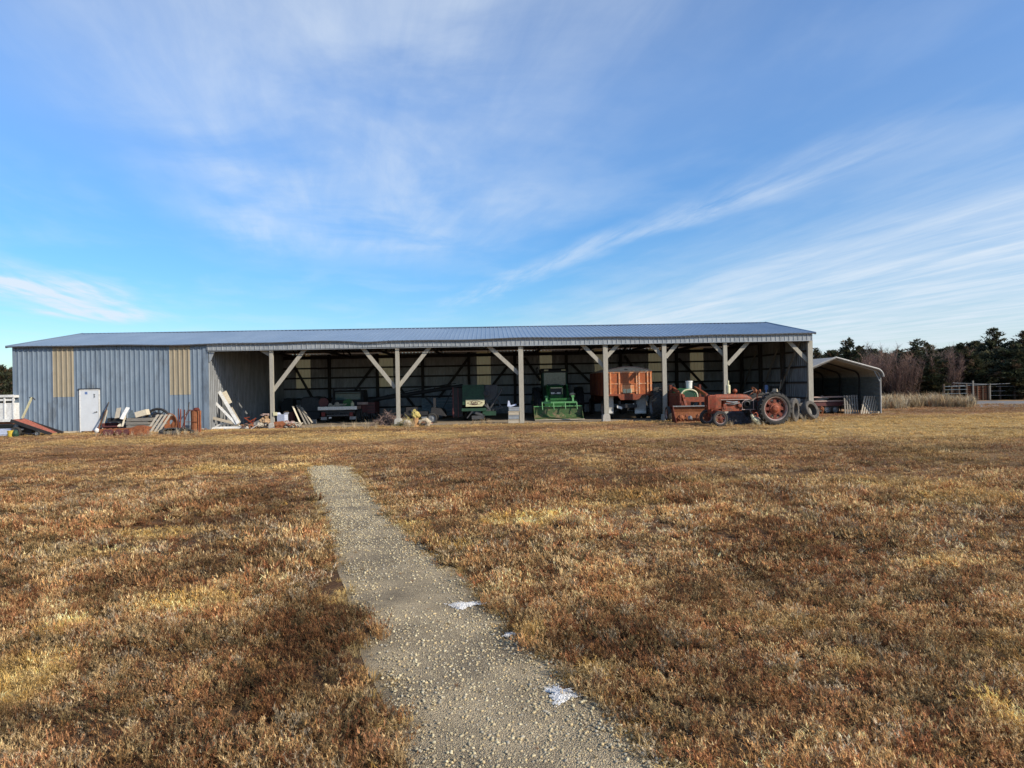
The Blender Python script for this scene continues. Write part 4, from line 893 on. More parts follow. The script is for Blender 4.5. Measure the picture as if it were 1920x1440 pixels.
# stack of white boxes
T = Site(964, v=-.12); a = T.q(954.5, 792); b = T.q(973.5, 763); w_ = (b.x - a.x); h_ = (b.z - .0) / 4
for k in range(4):
    mb = MB(); z = 0; mb.box(-w_/2, w_/2, 0, .40, z + .015, z + h_ - .025); mb.box(-w_/2 - .012, w_/2 + .012, -.012, .412, z + h_ - .05, z + h_ - .006)
    o = solo('wooden_box', ['weathered white wooden box at the bottom of the stack by the post', 'weathered white wooden box second from the bottom of the stack', 'weathered white wooden box second from the top of the stack', 'topmost weathered white wooden box of the stack by the post'][k], 'box', mb, M['fascia'] if k % 2 else M['white2'] if 'white2' in M else M['wood'], T.loc + Vector((-.02 * (3 - k) * .6, 0, h_ * k)), TH + R([2, -4, 3, -5][k]), 'stack of white boxes')
T = Site(960, v=.5); mb = MB(); mb.prism([(-.22, .0), (-.18, .28), (-.12, .28), (-.05, .05), (.22, .12), (.24, .05), (-.05, -.02)], 0, .3)
solo('sheet_scrap', 'bent pale blue metal scrap lying on top of the white box stack', 'scrap', mb, M['paleblue'], T.loc + Vector((0, -.35, h_ * 4 + .03)))

# ---------------------------------------------------------------- stump, logs, litter by the second post
T = Site(779, 800); mb = MB(); mb.lathe([(.17, 0), (.15, .12), (.14, .3), (.15, .42), (0, .42)], (0, 0, 0), (0, 0, 1), 10)
solo('stump', 'short orange brown log section standing upright beside the concrete footing', 'log', mb, M['stump'], T.loc)
z_ = .40; mb = MB(); mb.ell((0, 0, .17), (.21, .19, .19), 12, 7, .14, 5); mb.prism([(-.08, .28), (.06, .30), (-.02, .45), (-.12, .40)], -.06, .08); mb.ell((.13, 0, .12), (.13, .12, .1), 10, 6, .15, 8)
solo('burl', 'knobbly yellow lichen covered burl sitting on the upright log section', 'wood', mb, M['lichen'], T.loc + Vector((0, 0, z_)))
T = Site(765, 794); mb = MB(); mb.tube([T.q(756, 780), T.q(764, 783), T.q(774, 782)], [.06, .07, .06], 9)
solo('log', 'short pale peeled log lying across scraps left of the yellow burl', 'log', mb, M['bone'], T.loc)
mb = MB(); mb.ell((0, .1, .16), (.22, .14, .12), 10, 6, .3, 2); solo('rock', 'grey stone holding up the pale log near the second post', 'rock', mb, M['concrete'], Site(764, 799).loc)
T = Site(796, 800); mb = MB(); mb.tube([T.q(786, 793), T.q(792, 788), T.q(799, 787.5), T.q(804, 792), T.q(802, 797), T.q(797, 799)], [.05, .08, .12, .14, .11, .05], 10)
solo('driftwood', 'curved bleached white wood piece lying right of the yellow burl', 'wood', mb, M['bone'], T.loc)
# log splitter cart
T = Site(800, v=1.4); ct = E('engine_cart', 'dark two wheeled engine cart with a grey wheel behind the stump', 'cart', T.loc); q = T.q
wheel(ct, (q(810, 773).x, 0, .27), .27, .16, rim='grey', hub='grey'); wheel(ct, (q(810, 773).x, .9, .27), .27, .16, rim='grey', hub='grey')
mb = MB(); a = q(757, 766); b = q(802, 770); mb.box(a.x, b.x, .1, .7, .42, .62); mb.box(a.x + .1, a.x + .65, .15, .6, .62, .85); mb.prism([(.2, .5), (1.0, .35), (.7, .75), (.25, .82)], .1, .6); mb.bar((-.9, .3, .3), (.3, .3, .4), .08); part('engine', mb, M['black'], ct)
mb = MB(); mb.lathe([(.0, 0), (.08, 0), (.08, .1)], (q(773, 766).x, .1, .7), (0, -1, 0), 10); mb.box(q(790, 778).x, q(802, 778).x, -.05, .0, .28, .36); part('air_filter', mb, M['grey'], ct)
mb = MB(); x_ = q(814, 760).x; mb.bar((x_, .3, .3), (x_, .3, 1.3), .12, .12); part('ram_post', mb, M['black'], ct)
# stock tank / wall of grey boards
T = Site(820, v=8.0); mb = MB(); a = T.q(791, 785); b = T.q(849, 745); zt = b.z
for k in range(6): z = .1 + k * (zt - .1) / 6; mb.box(a.x, b.x + .2, 0, .06, z, z + (zt - .1) / 6 - .02)
mb.box(a.x, a.x + .06, .06, 2.0, .1, zt); mb.box(b.x + .14, b.x + .2, .06, 2.0, .1, zt); mb.box(a.x + .5, a.x + .58, -.05, 0, 0, zt + .03); solo('plank_bin', 'dark grey horizontal plank bin standing behind the engine cart at the back', 'bin', mb, M['slate'], T.loc)
# long auger
T = Site(780, v=7.0); ag = E('grain_auger', 'long dark grain auger tube slanting up to the right across the back of the shed', 'auger', T.loc); q = T.q
P0 = q(690, 751); P1 = q(868, 723.5); mb = MB(); mb.tube([P0, P1], .12, 10); part('tube', mb, M['black'], ag)
mb = MB(); mb.tube([P0 + Vector((.6, 0, .17)), P0.lerp(P1, .5) + Vector((0, 0, .22)), P1 + Vector((-.4, 0, .16))], .025, 6)
for k in range(1, 6): c_ = P0.lerp(P1, k / 6); mb.bar(c_, c_ + Vector((.25, 0, .21)), .03)
part('truss_rod', mb, M['black'], ag)
ax_ = q(826, 770).x; mb = MB(); mb.bar((ax_, -.5, .3), (ax_ - .9, 0, 1.3), .07); mb.bar((ax_, .5, .3), (ax_ - .9, 0, 1.3), .07); mb.bar((ax_, -.6, .3), (ax_, .6, .3), .07); mb.bar((ax_, 0, .3), (P1.x - .6, 0, P1.z - .2), .06); part('undercarriage', mb, M['darkgrey'], ag)
wheel(ag, (ax_, -.6, .3), .3, .16); wheel(ag, (ax_, .6, .3), .3, .16)

# ---------------------------------------------------------------- flatbed pickup
T = Site(632, v=4.0); pu = E('flatbed_truck', 'dark flatbed pickup truck seen from behind with junk piled on its white edged deck', 'truck', T.loc); q = T.q
a = q(596, 768); b = q(669, 763); x0, x1 = a.x, b.x; zd = b.z
LD = 2.7
mb = MB(); mb.box(x0, x1, 0, .12, zd - .14, zd + .04); part('deck_rail', mb, M['white'], pu)
mb = MB(); mb.box(x1 - .07, x1, .12, LD, zd - .13, zd + .05); part('deck_rail', mb, M['pink'], pu)
mb = MB(); mb.box(x0 + .02, x1 - .08, .12, LD, zd - .08, zd); part('deck', mb, M['darkwood'], pu)
mb = MB(); c0 = q(627, 760, 3.0); c1 = q(689, 737, 3.0); yb = LD + .1
cabx0, cabx1 = x0 + .15, x1 - .1; zc = 1.78
mb.prismx([(yb, .75), (yb + 1.5, .75), (yb + 1.5, 1.2), (yb + 1.15, zc), (yb + .15, zc), (yb, 1.2)], cabx0, cabx1); mb.box(cabx0, cabx1, yb + 1.5, yb + 2.8, .6, 1.15); part('cab', mb, M['black'], pu, bevel=.05)
mb = MB(); mb.box(cabx0 + .2, cabx1 - .2, yb - .03, yb, 1.22, zc - .12); part('rear_window', mb, M['greenglass'], pu)
mb = MB(); mb.bar((x0 + .2, LD - .1, zd), (x0 + .3, LD - .1, 1.9), .07); mb.bar((x0 + .3, LD - .1, 1.9), (x1 - .3, LD - .1, 1.9), .07); mb.bar((x1 - .3, LD - .1, 1.9), (x1 - .05, LD - .1, zd), .07); mb.bar((x0 + .28, LD - .1, 1.6), (x1 - .28, LD - .1, 1.6), .04); part('headache_rack', mb, M['black'], pu)
mb = MB(); mb.box(x0 + .15, x1 - .15, .15, LD + 3, .5, .68); mb.bar((x0 + .3, .9, .36), (x1 - .3, .9, .36), .14); mb.box(-.42, .40, .1, .14, .62, .80); part('frame', mb, M['black'], pu)
for px in (606.5, 659):
    c = q(px, 777, .1); mb = MB(); mb.box(c.x - .10, c.x + .10, .04, .1, c.z - .11, c.z + .11); part('tail_lamp', mb, M['grime'], pu)
for pa, pb in ((602, 613), (656, 668)):
    a = q(pa, 789); b = q(pb, 784); mb = MB(); mb.box(a.x, b.x, -.05, .02, .18, .34); part('mud_flap', mb, M['grey'], pu)
mb = MB(); a = q(617, 786); mb.box(a.x, a.x + .14, -.04, 0, .26, .33); part('licence_plate', mb, M['white'], pu)
mb = MB(); mb.box(x0 + .5, x1 - .45, -.03, .1, .38, .46); part('bumper', mb, M['darkgrey'], pu)
for x_, f_ in ((x0 + .3, -1), (x1 - .12, 1)):
    wheel(pu, (x_, 1.0, .37), .37, .24, ax=(1, 0, 0), rim='grey', hub='grey', front=f_); wheel(pu, (x_, yb + 2.1, .37), .37, .24, ax=(1, 0, 0), rim='grey', hub='grey', front=f_)
def ondeck(px, y_, dz=0): u = q(px, 760, y_).x; return T.loc + EU * u + EV * y_ + Vector((0, 0, zd + dz))
a = .24; mb = MB(); mb.box(-.24, .24, 0, .35, 0, .34); mb.box(-.20, -.05, -.01, 0, .1, .22); mb.prism([(-.22, .34), (.22, .34), (.12, .44), (-.1, .42)], .05, .3); solo('tool_box', 'bright green metal box on the deck of the flatbed truck', 'box', mb, M['green'], ondeck(652, .5), TH + .1, bevel=.02)
mb = MB(); mb.lathe([(.26, -.14), (.26, -.11), (.09, -.11), (.09, .11), (.26, .11), (.26, .14), (.0, .14)], (0, .2, .27), (.3, -1, 0), 20); solo('wire_spool', 'reddish wire spool on the left end of the flatbed deck', 'spool', mb, M['maroon'], ondeck(605, .4, 0))
mb = MB()
for k in range(6): mb.bar((-.3 + .12 * k, .1 * k, .03 + .03 * (k % 3)), (.25 + .08 * k, .3 - .05 * k, .12 + .05 * (k % 2)), .07, .05)
mb.ell((.1, .2, .14), (.16, .14, .12), 10, 6, .25, 1); mb.ell((-.25, .15, .1), (.12, .12, .12), 10, 6, .25, 4)
solo('scrap_pile', 'heap of tan scraps on the flatbed deck between the spool and green box', 'scrap', mb, M['wood'], ondeck(627, .3))
mb = MB(); mb.lathe([(0, 0), (.09, 0), (.09, .22), (.04, .26), (.04, .30), (0, .30)], (0, 0, 0), (0, 0, 1), 14); solo('jug', 'cream jug standing on the flatbed deck right of the green box', 'jug', mb, M['cream'], ondeck(661, .4))
# dark machinery right and left of the pickup
T = Site(696, v=5.2); mb = MB(); gd = E('grain_drill', 'dark maroon grain drill box with a pale rail right of the flatbed truck', 'implement', T.loc); q = T.q
mb.box(q(688, 760).x, q(703, 760).x, 0, 1.6, .45, q(696, 754).z); mb.box(q(672, 760).x, q(688, 760).x, .1, 1.4, .5, 1.05); part('hopper', mb, M['maroon'], gd)
mb = MB(); mb.box(q(670, 757).x, q(690, 757).x, -.06, .0, q(680, 757).z - .05, q(680, 754).z); part('rail', mb, M['pink'], gd)
mb = MB()
for k in range(6): mb.bar((-.45 + .15 * k, .05, .5), (-.40 + .15 * k, -.1, .12), .05)
for k in range(4): mb.box(q(689, 760).x, q(702, 760).x, -.03, 0, .55 + .17 * k, .60 + .17 * k)
part('openers', mb, M['black'], gd); wheel(gd, (q(676, 780).x, .2, .38), .38, .12, ax=(1, .2, 0), rim='grey', hub='grey')
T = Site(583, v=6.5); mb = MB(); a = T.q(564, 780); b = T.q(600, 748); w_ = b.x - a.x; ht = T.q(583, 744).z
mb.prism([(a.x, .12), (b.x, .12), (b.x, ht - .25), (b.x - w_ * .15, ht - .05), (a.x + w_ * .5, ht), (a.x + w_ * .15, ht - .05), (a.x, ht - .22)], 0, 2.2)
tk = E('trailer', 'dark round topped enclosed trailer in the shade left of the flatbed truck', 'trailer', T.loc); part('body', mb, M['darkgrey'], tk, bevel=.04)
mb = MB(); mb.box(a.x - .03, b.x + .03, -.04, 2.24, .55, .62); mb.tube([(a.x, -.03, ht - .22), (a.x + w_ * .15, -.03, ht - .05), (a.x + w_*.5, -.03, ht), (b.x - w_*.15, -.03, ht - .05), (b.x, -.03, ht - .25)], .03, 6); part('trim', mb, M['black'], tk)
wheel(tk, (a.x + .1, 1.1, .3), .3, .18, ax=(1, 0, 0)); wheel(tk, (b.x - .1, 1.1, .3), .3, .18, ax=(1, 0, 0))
mb = MB(); mb.box(-.13, .13, 0, .2, 0, .24); solo('crate', 'small grey crate on the floor between the plank bundle and the flatbed truck', 'crate', mb, M['grey'], Site(588, v=3.6).loc, bevel=.02)
mb = MB(); mb.prism([(-.45, 0), (.25, 0), (.30, 1.3), (-.1, 1.35), (-.5, 1.0)], 0, .8); solo('cabinet', 'dark cabinet against the back corner left of the trailer', 'cabinet', mb, M['darkgrey'], Site(541, v=10.0).loc + Vector((0, 0, 0)))
# leaning planks
T = Site(560, v=2.4); q = T.q
for i, (x0_, y0_, x1_, y1_, lab, mt) in enumerate(((549, 762, 564, 796, 'pale narrow plank leaning leftmost in the bundle behind the trash heap', 'palewood'), (556, 760, 573, 797, 'grey plank leaning in the middle of the bundle behind the trash heap', 'woodgrey'), (561, 761, 579, 797, 'grey plank leaning right of the middle one in the bundle', 'woodgrey'), (565, 764, 583, 793, 'shortest grey plank at the right end of the leaning bundle', 'wood'))):
    mb = MB(); p0 = q(x1_, y1_, 0); p0.z = max(p0.z, .02); p1 = q(x0_, y0_, .5 + .15 * i); mb.bar(p0 + Vector((0, .08 * i, 0)), p1, .10, .035); solo('plank', lab, 'plank', mb, M[mt], T.loc, group='planks leaning behind the trash heap')
# trash heap near first post
def heap(px, py, dz=0, v=None): return Site(px, py, v).loc + Vector((0, 0, dz))
mb = MB(); mb.box(-.20, .22, 0, .34, 0, .46); mb.prism([(-.20, .46), (.22, .46), (.30, .56), (.24, .57), (.16, .48), (-.16, .48), (-.24, .58), (-.30, .56)], 0, .34); solo('box', 'pale blue checked carton on the trash heap right of the first post', 'carton', mb, M['paleblue'], heap(526, 800, .14), TH - .25, 'cartons in the trash heap')
mb = MB(); mb.box(-.28, .24, 0, .3, 0, .22); mb.bar((-.26, -.02, .22), (.2, -.02, .26), .03, .2); solo('box', 'flattened orange brown carton under the pale blue checked carton', 'carton', mb, M['rust'], heap(524, 803, 0), TH + .1, 'cartons in the trash heap')
mb = MB(); mb.box(-.10, .10, 0, .1, 0, .17); mb.bar((-.1, .05, .17), (-.02, .05, .22), .03); solo('canister', 'small yellow canister hanging on the right side of the first post', 'canister', mb, M['yellow'] if 0 else M['cream'], S(*[uz(515.5, 776, -.05)[0], -.06]) + Vector((0, 0, uz(515, 779.5, -.05)[1])), bevel=.02)
mb = MB(); mb.box(-.16, .14, 0, .25, 0, .62); mb.prism([(-.16, .62), (.14, .62), (.10, .72), (-.1, .70)], .02, .2); solo('box', 'tall brown carton leaning behind the trash heap right of the first post', 'carton', mb, M['card'], heap(537, 795), TH + .3, 'cartons in the trash heap')
mb = MB(); mb.box(-.10, .12, 0, .25, 0, .66); solo('box', 'reddish brown upright carton just left of the leaning planks', 'carton', mb, M['maroon'], heap(545, 795), TH - .2, 'cartons in the trash heap')
mb = MB(); mb.ell((0, 0, .12), (.30, .2, .17), 14, 7, .22, 2); mb.ell((-.22, 0, .2), (.16, .14, .14), 12, 6, .25, 3); solo('rag', 'pale crumpled cloth draped at the right foot of the trash heap', 'cloth', mb, M['pink'], heap(546, 801), TH)
mb = MB(); mb.ell((0, 0, .12), (.26, .2, .14), 12, 7, .2, 12); mb.bar((-.2, 0, .1), (.5, -.1, .04), .05, .02); solo('rag', 'tan sacking at the far right end of the trash heap', 'cloth', mb, M['wood'], heap(553, 801), TH)
mb = MB(); mb.ell((0, 0, .26), (.26, .2, .24), 14, 8, .28, 7); mb.ell((0.05, 0, .52), (.12, .1, .1), 12, 6, .35, 8); solo('sack', 'stuffed brown sack left of the first post with a pink top', 'sack', mb, M['card'], heap(497, 801), TH)
mb = MB(); mb.ell((0, 0, .03), (.24, .16, .06), 14, 6, .35, 18); solo('rag', 'pink crumpled cloth on top of the stuffed brown sack', 'cloth', mb, M['pink'], heap(497, 801, .60), TH)
mb = MB(); mb.ell((0, 0, .13), (.22, .2, .15), 12, 6, .3, 28); solo('sack', 'small yellowish sack at the foot of the stuffed brown sack', 'sack', mb, M['wood'], heap(489, 803), TH)
T = Site(470, 800); q = T.q
mb = MB(); mb.bar(q(458, 783), q(478, 797), .05); mb.bar(q(457, 797, .1), q(480, 784, .1), .05); mb.bar(q(460, 784, .2), q(468, 782, .2), .04); mb.bar(q(478, 786, .05), q(470, 800, .05), .03); solo('folding_frame', 'red metal crossed folding frame lying left of the trash heap', 'frame', mb, M['red'], T.loc)
mb = MB(); mb.prism([(-.5, .0), (.15, .05), (.42, .32), (.36, .40), (-.1, .18), (-.5, .06)], 0, .4); solo('metal_sheet', 'bent grey metal sheet under the crossed red frame', 'metal sheet', mb, M['grey'], heap(478, 799), TH)
mb = MB(); mb.bar(q(463, 776, .3), q(450, 760, .5), .10, .04); mb.bar(q(450, 760, .5), q(440, 738, .8), .06, .03); solo('metal_bar', 'thin grey metal bar leaning on the inside of the partition wall', 'bar', mb, M['grey'], T.loc)
# white boards and downspouts at the partition
T = Site(430, v=.25); q = T.q
for i, (x0_, y0_, x1_, y1_, w_, lab, mt, dy) in enumerate(((411, 734, 447, 794, .16, 'longest white board leaning against the partition wall', 'white', .9), (419, 735, 430, 757, .30, 'short wide cream board leaning highest behind the longest white board', 'palewood', 1.1), (402, 753, 444, 796, .12, 'grey white board leaning lowest at the left of the fan of boards', 'white', .6), (417, 762, 447, 794, .30, 'wide cream board in the middle of the fan of boards', 'palewood', .75), (433, 765, 449, 793, .16, 'cream board at the right edge of the fan of boards', 'palewood', 1.2), (372, 777, 449, 796, .17, 'long pale plank lying low across the corner of the shed', 'wood', .1))):
    mb = MB(); p1 = q(x0_, y0_, dy); p0 = q(x1_, y1_, .15 + .03 * i); 
    if i == 1: p0 = q(x1_, y1_, dy - .1)
    mb.bar(p0, p1, .035, w_ * .8, up=(0, 0, 1)) if i == 5 else mb.bar(p0, p1, w_, .03, up=(0, -1, .3)); solo('board', lab, 'board', mb, M[mt], T.loc, group='boards leaning in the first bay')
T = Site(430, 804); q = T.q
mb = MB(); mb.tube([q(391, 805), q(412, 803.5), q(440, 803), q(470, 802.5)], .10, 8); solo('downspout', 'straight white downspout pipe lying on the ground by the first bay', 'pipe', mb, M['white'], T.loc)
mb = MB(); mb.tube([q(394, 804, .25), q(405, 800, .25), q(413, 795.5, .25), q(426, 794, .25), q(440, 795, .25), q(450, 799, .25)], .05, 8); solo('downspout', 'white arched downspout pipe lying behind the straight one', 'pipe', mb, M['white'], T.loc)
mb = MB(); mb.lathe([(.06, 0), (.11, .0), (.13, .05), (.11, .10), (.06, .10)], (0, -.02, .12), (.2, -1, 0), 16); solo('ring', 'small rusty ring at the right end of the white downspout', 'ring', mb, M['rust'], heap(471, 804), TH)
mb = MB(); mb.box(-.16, .16, 0, .3, 0, .22); solo('block', 'pale block at the foot of the partition wall corner', 'block', mb, M['concrete'], heap(397, 804), TH, bevel=.02)
mb = MB(); mb.tube([(.2 * math.cos(t), 0, .22 + .2 * math.sin(t)) for t in [math.pi * 2 * k / 18 for k in range(19)]], .05, 8); solo('tyre', 'small dark tyre leaning on the blue grey wall corner by the pale block', 'tyre', mb, M['rubber'], heap(394, 803) + EV * .1, TH)
# ---------------------------------------------------------------- junk along the closed wall
T = Site(50, 817); cv = E('hay_elevator', 'low slatted red implement sloping to the ground at the left shed corner', 'implement', T.loc); q = T.q
A0, A1 = q(35, 787), q(96, 815); A1.z = .06
mb = MB(); n = 22
for k in range(n):
    p = A0.lerp(A1, (k + .1) / n); mb.bar(p + Vector((0, -.35, .02)), p + Vector((0, .45, .02)), .075, .03)
part('slats', mb, M['fadedred'], cv)
mb = MB(); mb.bar(A0 + Vector((-.1, -.38, -.02)), A1 + Vector((.25, -.38, 0)), .05, .14); mb.bar(A0 + Vector((-.1, .48, -.02)), A1 + Vector((.25, .48, 0)), .05, .14); mb.bar((A0.x + .2, -.3, A0.z - .1), (A0.x + .3, -.3, .1), .06); part('side_rail', mb, M['black'], cv)
mb = MB(); mb.ell((A0.x + .25, 0, .35), (.35, .3, .2), 12, 7, .1, 2); mb.box(A0.x - .1, A0.x + .7, -.2, .3, .12, .34); part('engine', mb, M['black'], cv)
mb = MB(); mb.box(A0.x + .0, A0.x + .28, -.28, -.2, .44, .52); mb.box(A0.x + .05, A0.x + .4, -.3, -.22, .28, .36); part('cover', mb, M['grey'], cv)
wheel(cv, (A0.x + .15, -.42, .22), .22, .14, tm='rubber'); wheel(cv, (A0.x + 1.1, -.42, .12), .12, .08)
a = q(42, 784); b = q(60, 745); mb = MB(); mb.bar(a, b, .10, .05); part('lever', mb, M['cream'], cv)
mb = MB(); mb.tube([q(55, 745.5), q(62, 746), q(66, 750)], .025, 6); part('grip', mb, M['black'], cv)
mb = MB(); mb.lathe([(0, 0), (.13, 0), (.16, .28), (.17, .30), (.15, .30), (.12, .02)], (0, 0, 0), (0, 0, 1), 16); solo('pail', 'yellow pail on the ground at the left corner of the shed', 'pail', mb, M['yellow'], heap(21, 820), TH)
mb = MB(); mb.ell((0, 0, .16), (.12, .12, .17), 10, 6, .1, 2); solo('jug', 'dark green jug between the yellow pail and the red slatted implement', 'jug', mb, M['darkgreen'], heap(29, 820), TH)
mb = MB(); mb.box(-1.4, .25, 0, 1.2, .0, .30); mb.box(-1.4, .25, -.02, 0, .08, .14); solo('tarp', 'folded blue grey tarpaulin bundle at the far left edge', 'tarpaulin', mb, M['paleblue'], heap(14, 819, 0, None) + EV * .3, TH, bevel=.05)
for i, (px, w_, lab) in enumerate(((103, .45, 'bleached board lying on the ground just right of the red slatted implement'), (119, .5, 'twisted pale board on the ground between implement and door'), (132, .3, 'short pale board on the ground nearest the door'))):
    mb = MB(); mb.bar((-w_, 0, .04), (w_, .12, .09), .14, .03); mb.bar((-w_ * .6, -.1, .05), (w_ * .9, -.05, .02), .05, .03); solo('board', lab, 'board', mb, M['bone'], heap(px, 812), TH + .1, 'boards on the ground by the wall')
# weeds and sticks leaning right of the door
T = Site(196, 808); q = T.q
for i, (x0_, y0_, x1_, y1_, r_, lab, mt) in enumerate(((184, 806, 199, 768, .035, 'rusty rod leaning on the wall nearest the door', 'rust'), (186, 806, 204, 754, .02, 'thin dark stick leaning on the wall right of the door', 'bark'), (192, 805, 201, 770, .03, 'grey rod leaning on the wall beside the thin dark stick', 'wood'))):
    mb = MB(); p0 = q(x0_, y0_, -.1); p0.z = max(0, p0.z); p1 = q(x1_, y1_, gv(150, 808) - T.v - .0 if 0 else -T.v - .06); mb.tube([p0, p1], r_, 6); solo('rod', lab, 'rod', mb, M[mt], T.loc, group='rods leaning beside the door')
T = Site(220, 809); q = T.q
for i, (ya, yb_, xa, xb_, lab) in enumerate(((784, 792, 201, 228, 'upper dark steel channel trough stacked right of the door'), (793, 801, 193, 222, 'middle dark steel channel trough of the stack'), (801, 807, 186, 216, 'lowest dark steel channel trough of the stack'))):
    a = q(xa, yb_); b = q(xb_, ya); mb = MB(); mb.box(a.x, b.x, .0, .5, a.z, a.z + .03); mb.box(a.x, b.x, .47, .5, a.z + .03, b.z); mb.box(a.x, b.x, 0, .03, a.z + .03, a.z + (b.z - a.z) * .35); mb.box(a.x, a.x + .02, .03, .47, a.z, b.z)
    solo('trough', lab, 'trough', mb, M['maroon'] if i else M['black'], T.loc + EV * (-.12 * i), TH, 'steel troughs by the door')
for i, (x0_, y0_, x1_, y1_, w_, lab, mt) in enumerate(((228, 786, 240, 764, .17, 'white painted board leaning tallest over the troughs', 'white'), (219, 784, 223, 765, .20, 'grey board with orange tip leaning behind the troughs', 'wood'), (229, 800, 236, 778, .08, 'narrow pale stick leaning in front of the plank stack', 'palewood'), (222, 800, 230, 792, .16, 'short cream board end among the troughs', 'palewood'))):
    mb = MB(); mb.bar(q(x0_, y0_, -.1), q(x1_, y1_, .25), w_, .03, up=(0, -1, .2)); solo('board', lab, 'board', mb, M[mt], T.loc, group='boards leaning over the troughs')
# stack of grey planks
T = Site(258, 807); q = T.q; a = q(236, 800); b = q(281, 783)
for k in range(4):
    z = k * b.z / 4 if k else 0; mb = MB(); h_ = b.z / 4 - .02; mb.box(a.x + .03 * (k % 2), b.x - .05 * (k % 3), 0, .5, z + .01, z + h_); mb.box(a.x + .1, a.x + .2, .02, .5, z + h_, z + h_ + .02)
    solo('plank', ['bottom', 'second lowest', 'second highest', 'topmost'][k] + ' grey weathered timber of the plank stack behind the pallet', 'timber', mb, M['woodgrey'], T.loc, TH + R((-1, 1, 0, .6)[k]), 'grey timber stack')
a = q(262, 783, .25); mb = MB(); M3 = Matrix.Rotation(-.25, 4, 'Y'); mb.box(-.28, .28, 0, .34, 0, .27); mb.v = [tuple(M3 @ Vector(p)) for p in mb.v]; solo('box', 'tilted cream wooden box on top of the grey timber stack', 'box', mb, M['palewood'], T.loc + EU * a.x + EV * .05 + Vector((.18, 0, b.z + .07)), TH, bevel=.01)
mb = MB(); mb.prism([(-.22, 0), (.05, 0), (.0, .36), (-.05, .38), (-.24, .2)], 0, .03); solo('panel', 'dark triangular panel standing left of the tilted cream box', 'panel', mb, M['slate'], T.loc + EU * (a.x - .25) + EV * .1 + Vector((0, 0, b.z)), TH)
# rusty harrow frame in front
T = Site(228, 816); q = T.q; hw_ = E('harrow', 'low rusty orange harrow frame lying in the grass in front of the timber stack', 'implement', T.loc)
a = q(180, 806); b = q(274, 803); mb = MB(); zt = .30
mb.bar((a.x, -.1, .22), (b.x, -.1, zt), .07, .08); mb.bar((a.x + .2, .5, .22), (b.x, .5, zt), .07, .08)
for k in range(9): x_ = a.x + .15 + (b.x - a.x - .2) * k / 8; mb.bar((x_, -.1, .25), (x_, .5, .27), .05)
part('frame', mb, M['rust'], hw_)
mb = MB()
for k in range(26): x_ = a.x + .1 + (b.x - a.x - .15) * k / 25; mb.bar((x_, -.12, .26), (x_ + random.uniform(-.06, .06), -.16, .0), .022)
part('tines', mb, M['orangerust'], hw_)
for px in (203, 211, 226, 241): c = q(px, 811); mb = MB(); mb.lathe([(0, 0), (.11, 0), (.14, .05), (.11, .16), (0, .16)], (c.x, -.14, .14), (.25, -1, 0), 14); part('disc', mb, M['maroon'], hw_)
mb = MB(); mb.prism([(q(246, 805).x, 0), (b.x, 0), (b.x, .36), (b.x - .3, .42), (q(246, 805).x, .3)], -.2, .3); part('end_plate', mb, M['orangerust'], hw_)
c = q(185, 806); mb = MB(); mb.ell((0, 0, .12), (.10, .09, .11), 10, 6); solo('jug', 'white plastic jug at the left end of the rusty harrow', 'jug', mb, M['white'], T.loc + EU * c.x - EV * .15 + Vector((0, 0, .12)), TH)
# pallet leaning
def pallet(name, lab, site, W_, H_, slats, lean, mt, skew=0, grp=None, back=True):
    p = E(name, lab, 'pallet', site.loc if isinstance(site, Site) else site, TH, grp)
    for k in range(slats):
        x_ = -W_/2 + W_ * (k + .5) / slats; mb = MB(); w_ = W_ / slats * .58
        mb.add([(x_ - w_/2, 0, 0), (x_ + w_/2, 0, 0), (x_ + w_/2 + skew, lean, H_), (x_ - w_/2 + skew, lean, H_), (x_ - w_/2, .025, 0), (x_ + w_/2, .025, 0), (x_ + w_/2 + skew, lean + .025, H_), (x_ - w_/2 + skew, lean + .025, H_)], [(0, 1, 2, 3), (7, 6, 5, 4), (0, 4, 5, 1), (1, 5, 6, 2), (2, 6, 7, 3), (3, 7, 4, 0)]); part('slat', mb, M[mt], p)
    for t in (.06, .5, .94):
        mb = MB(); mb.bar((-W_/2 + skew * t, lean * t + .07, H_ * t), (W_/2 + skew * t, lean * t + .07, H_ * t), .08, .05); part('stringer', mb, M['woodgrey'], p)
    return p
pallet('pallet', 'weathered wooden pallet leaning on the timber stack by the rusty junk', Site(284, 812), .75, .84, 4, .35, 'wood', .42)
# wheel rim arc, rusty reel
T = Site(296, 805); q = T.q; mb = MB(); c = q(296, 783, .5); mb.tube([(c.x + .52 * math.cos(t), .5, c.z + .42 * math.sin(t)) for t in [math.pi * k / 14 for k in range(-2, 17)]], .06, 8); mb.tube([(c.x + .30 * math.cos(t), .52, c.z + .22 * math.sin(t)) for t in [2 * math.pi * k / 14 for k in range(15)]], .03, 6)
for k in range(5): t = .3 + k * .6; mb.bar((c.x, .5, c.z), (c.x + .5 * math.cos(t), .5, c.z + .40 * math.sin(t)), .03)
solo('iron_wheel', 'black iron wheel arc sticking up behind the leaning pallet', 'wheel', mb, M['black'], T.loc)
T = Site(321, 806); q = T.q; rl = E('hose_reel', 'rusty orange reel of coiled wire between pallet and red poles', 'reel', T.loc); mb = MB()
for k in range(7): r_ = .42 - .045 * k; mb.tube([(-.05 + r_ * math.cos(t) * .75, .02 * k, .42 + r_ * math.sin(t)) for t in [2 * math.pi * j / 20 for j in range(21)]], .025, 5)
part('coil', mb, M['rust'], rl); mb = MB(); mb.box(.0, .30, .05, .35, 0, .42); mb.bar((-.3, .1, 0), (.1, .1, .5), .05); mb.bar((.35, .0, 0), (.1, .1, .6), .05); part('stand', mb, M['rust'], rl)
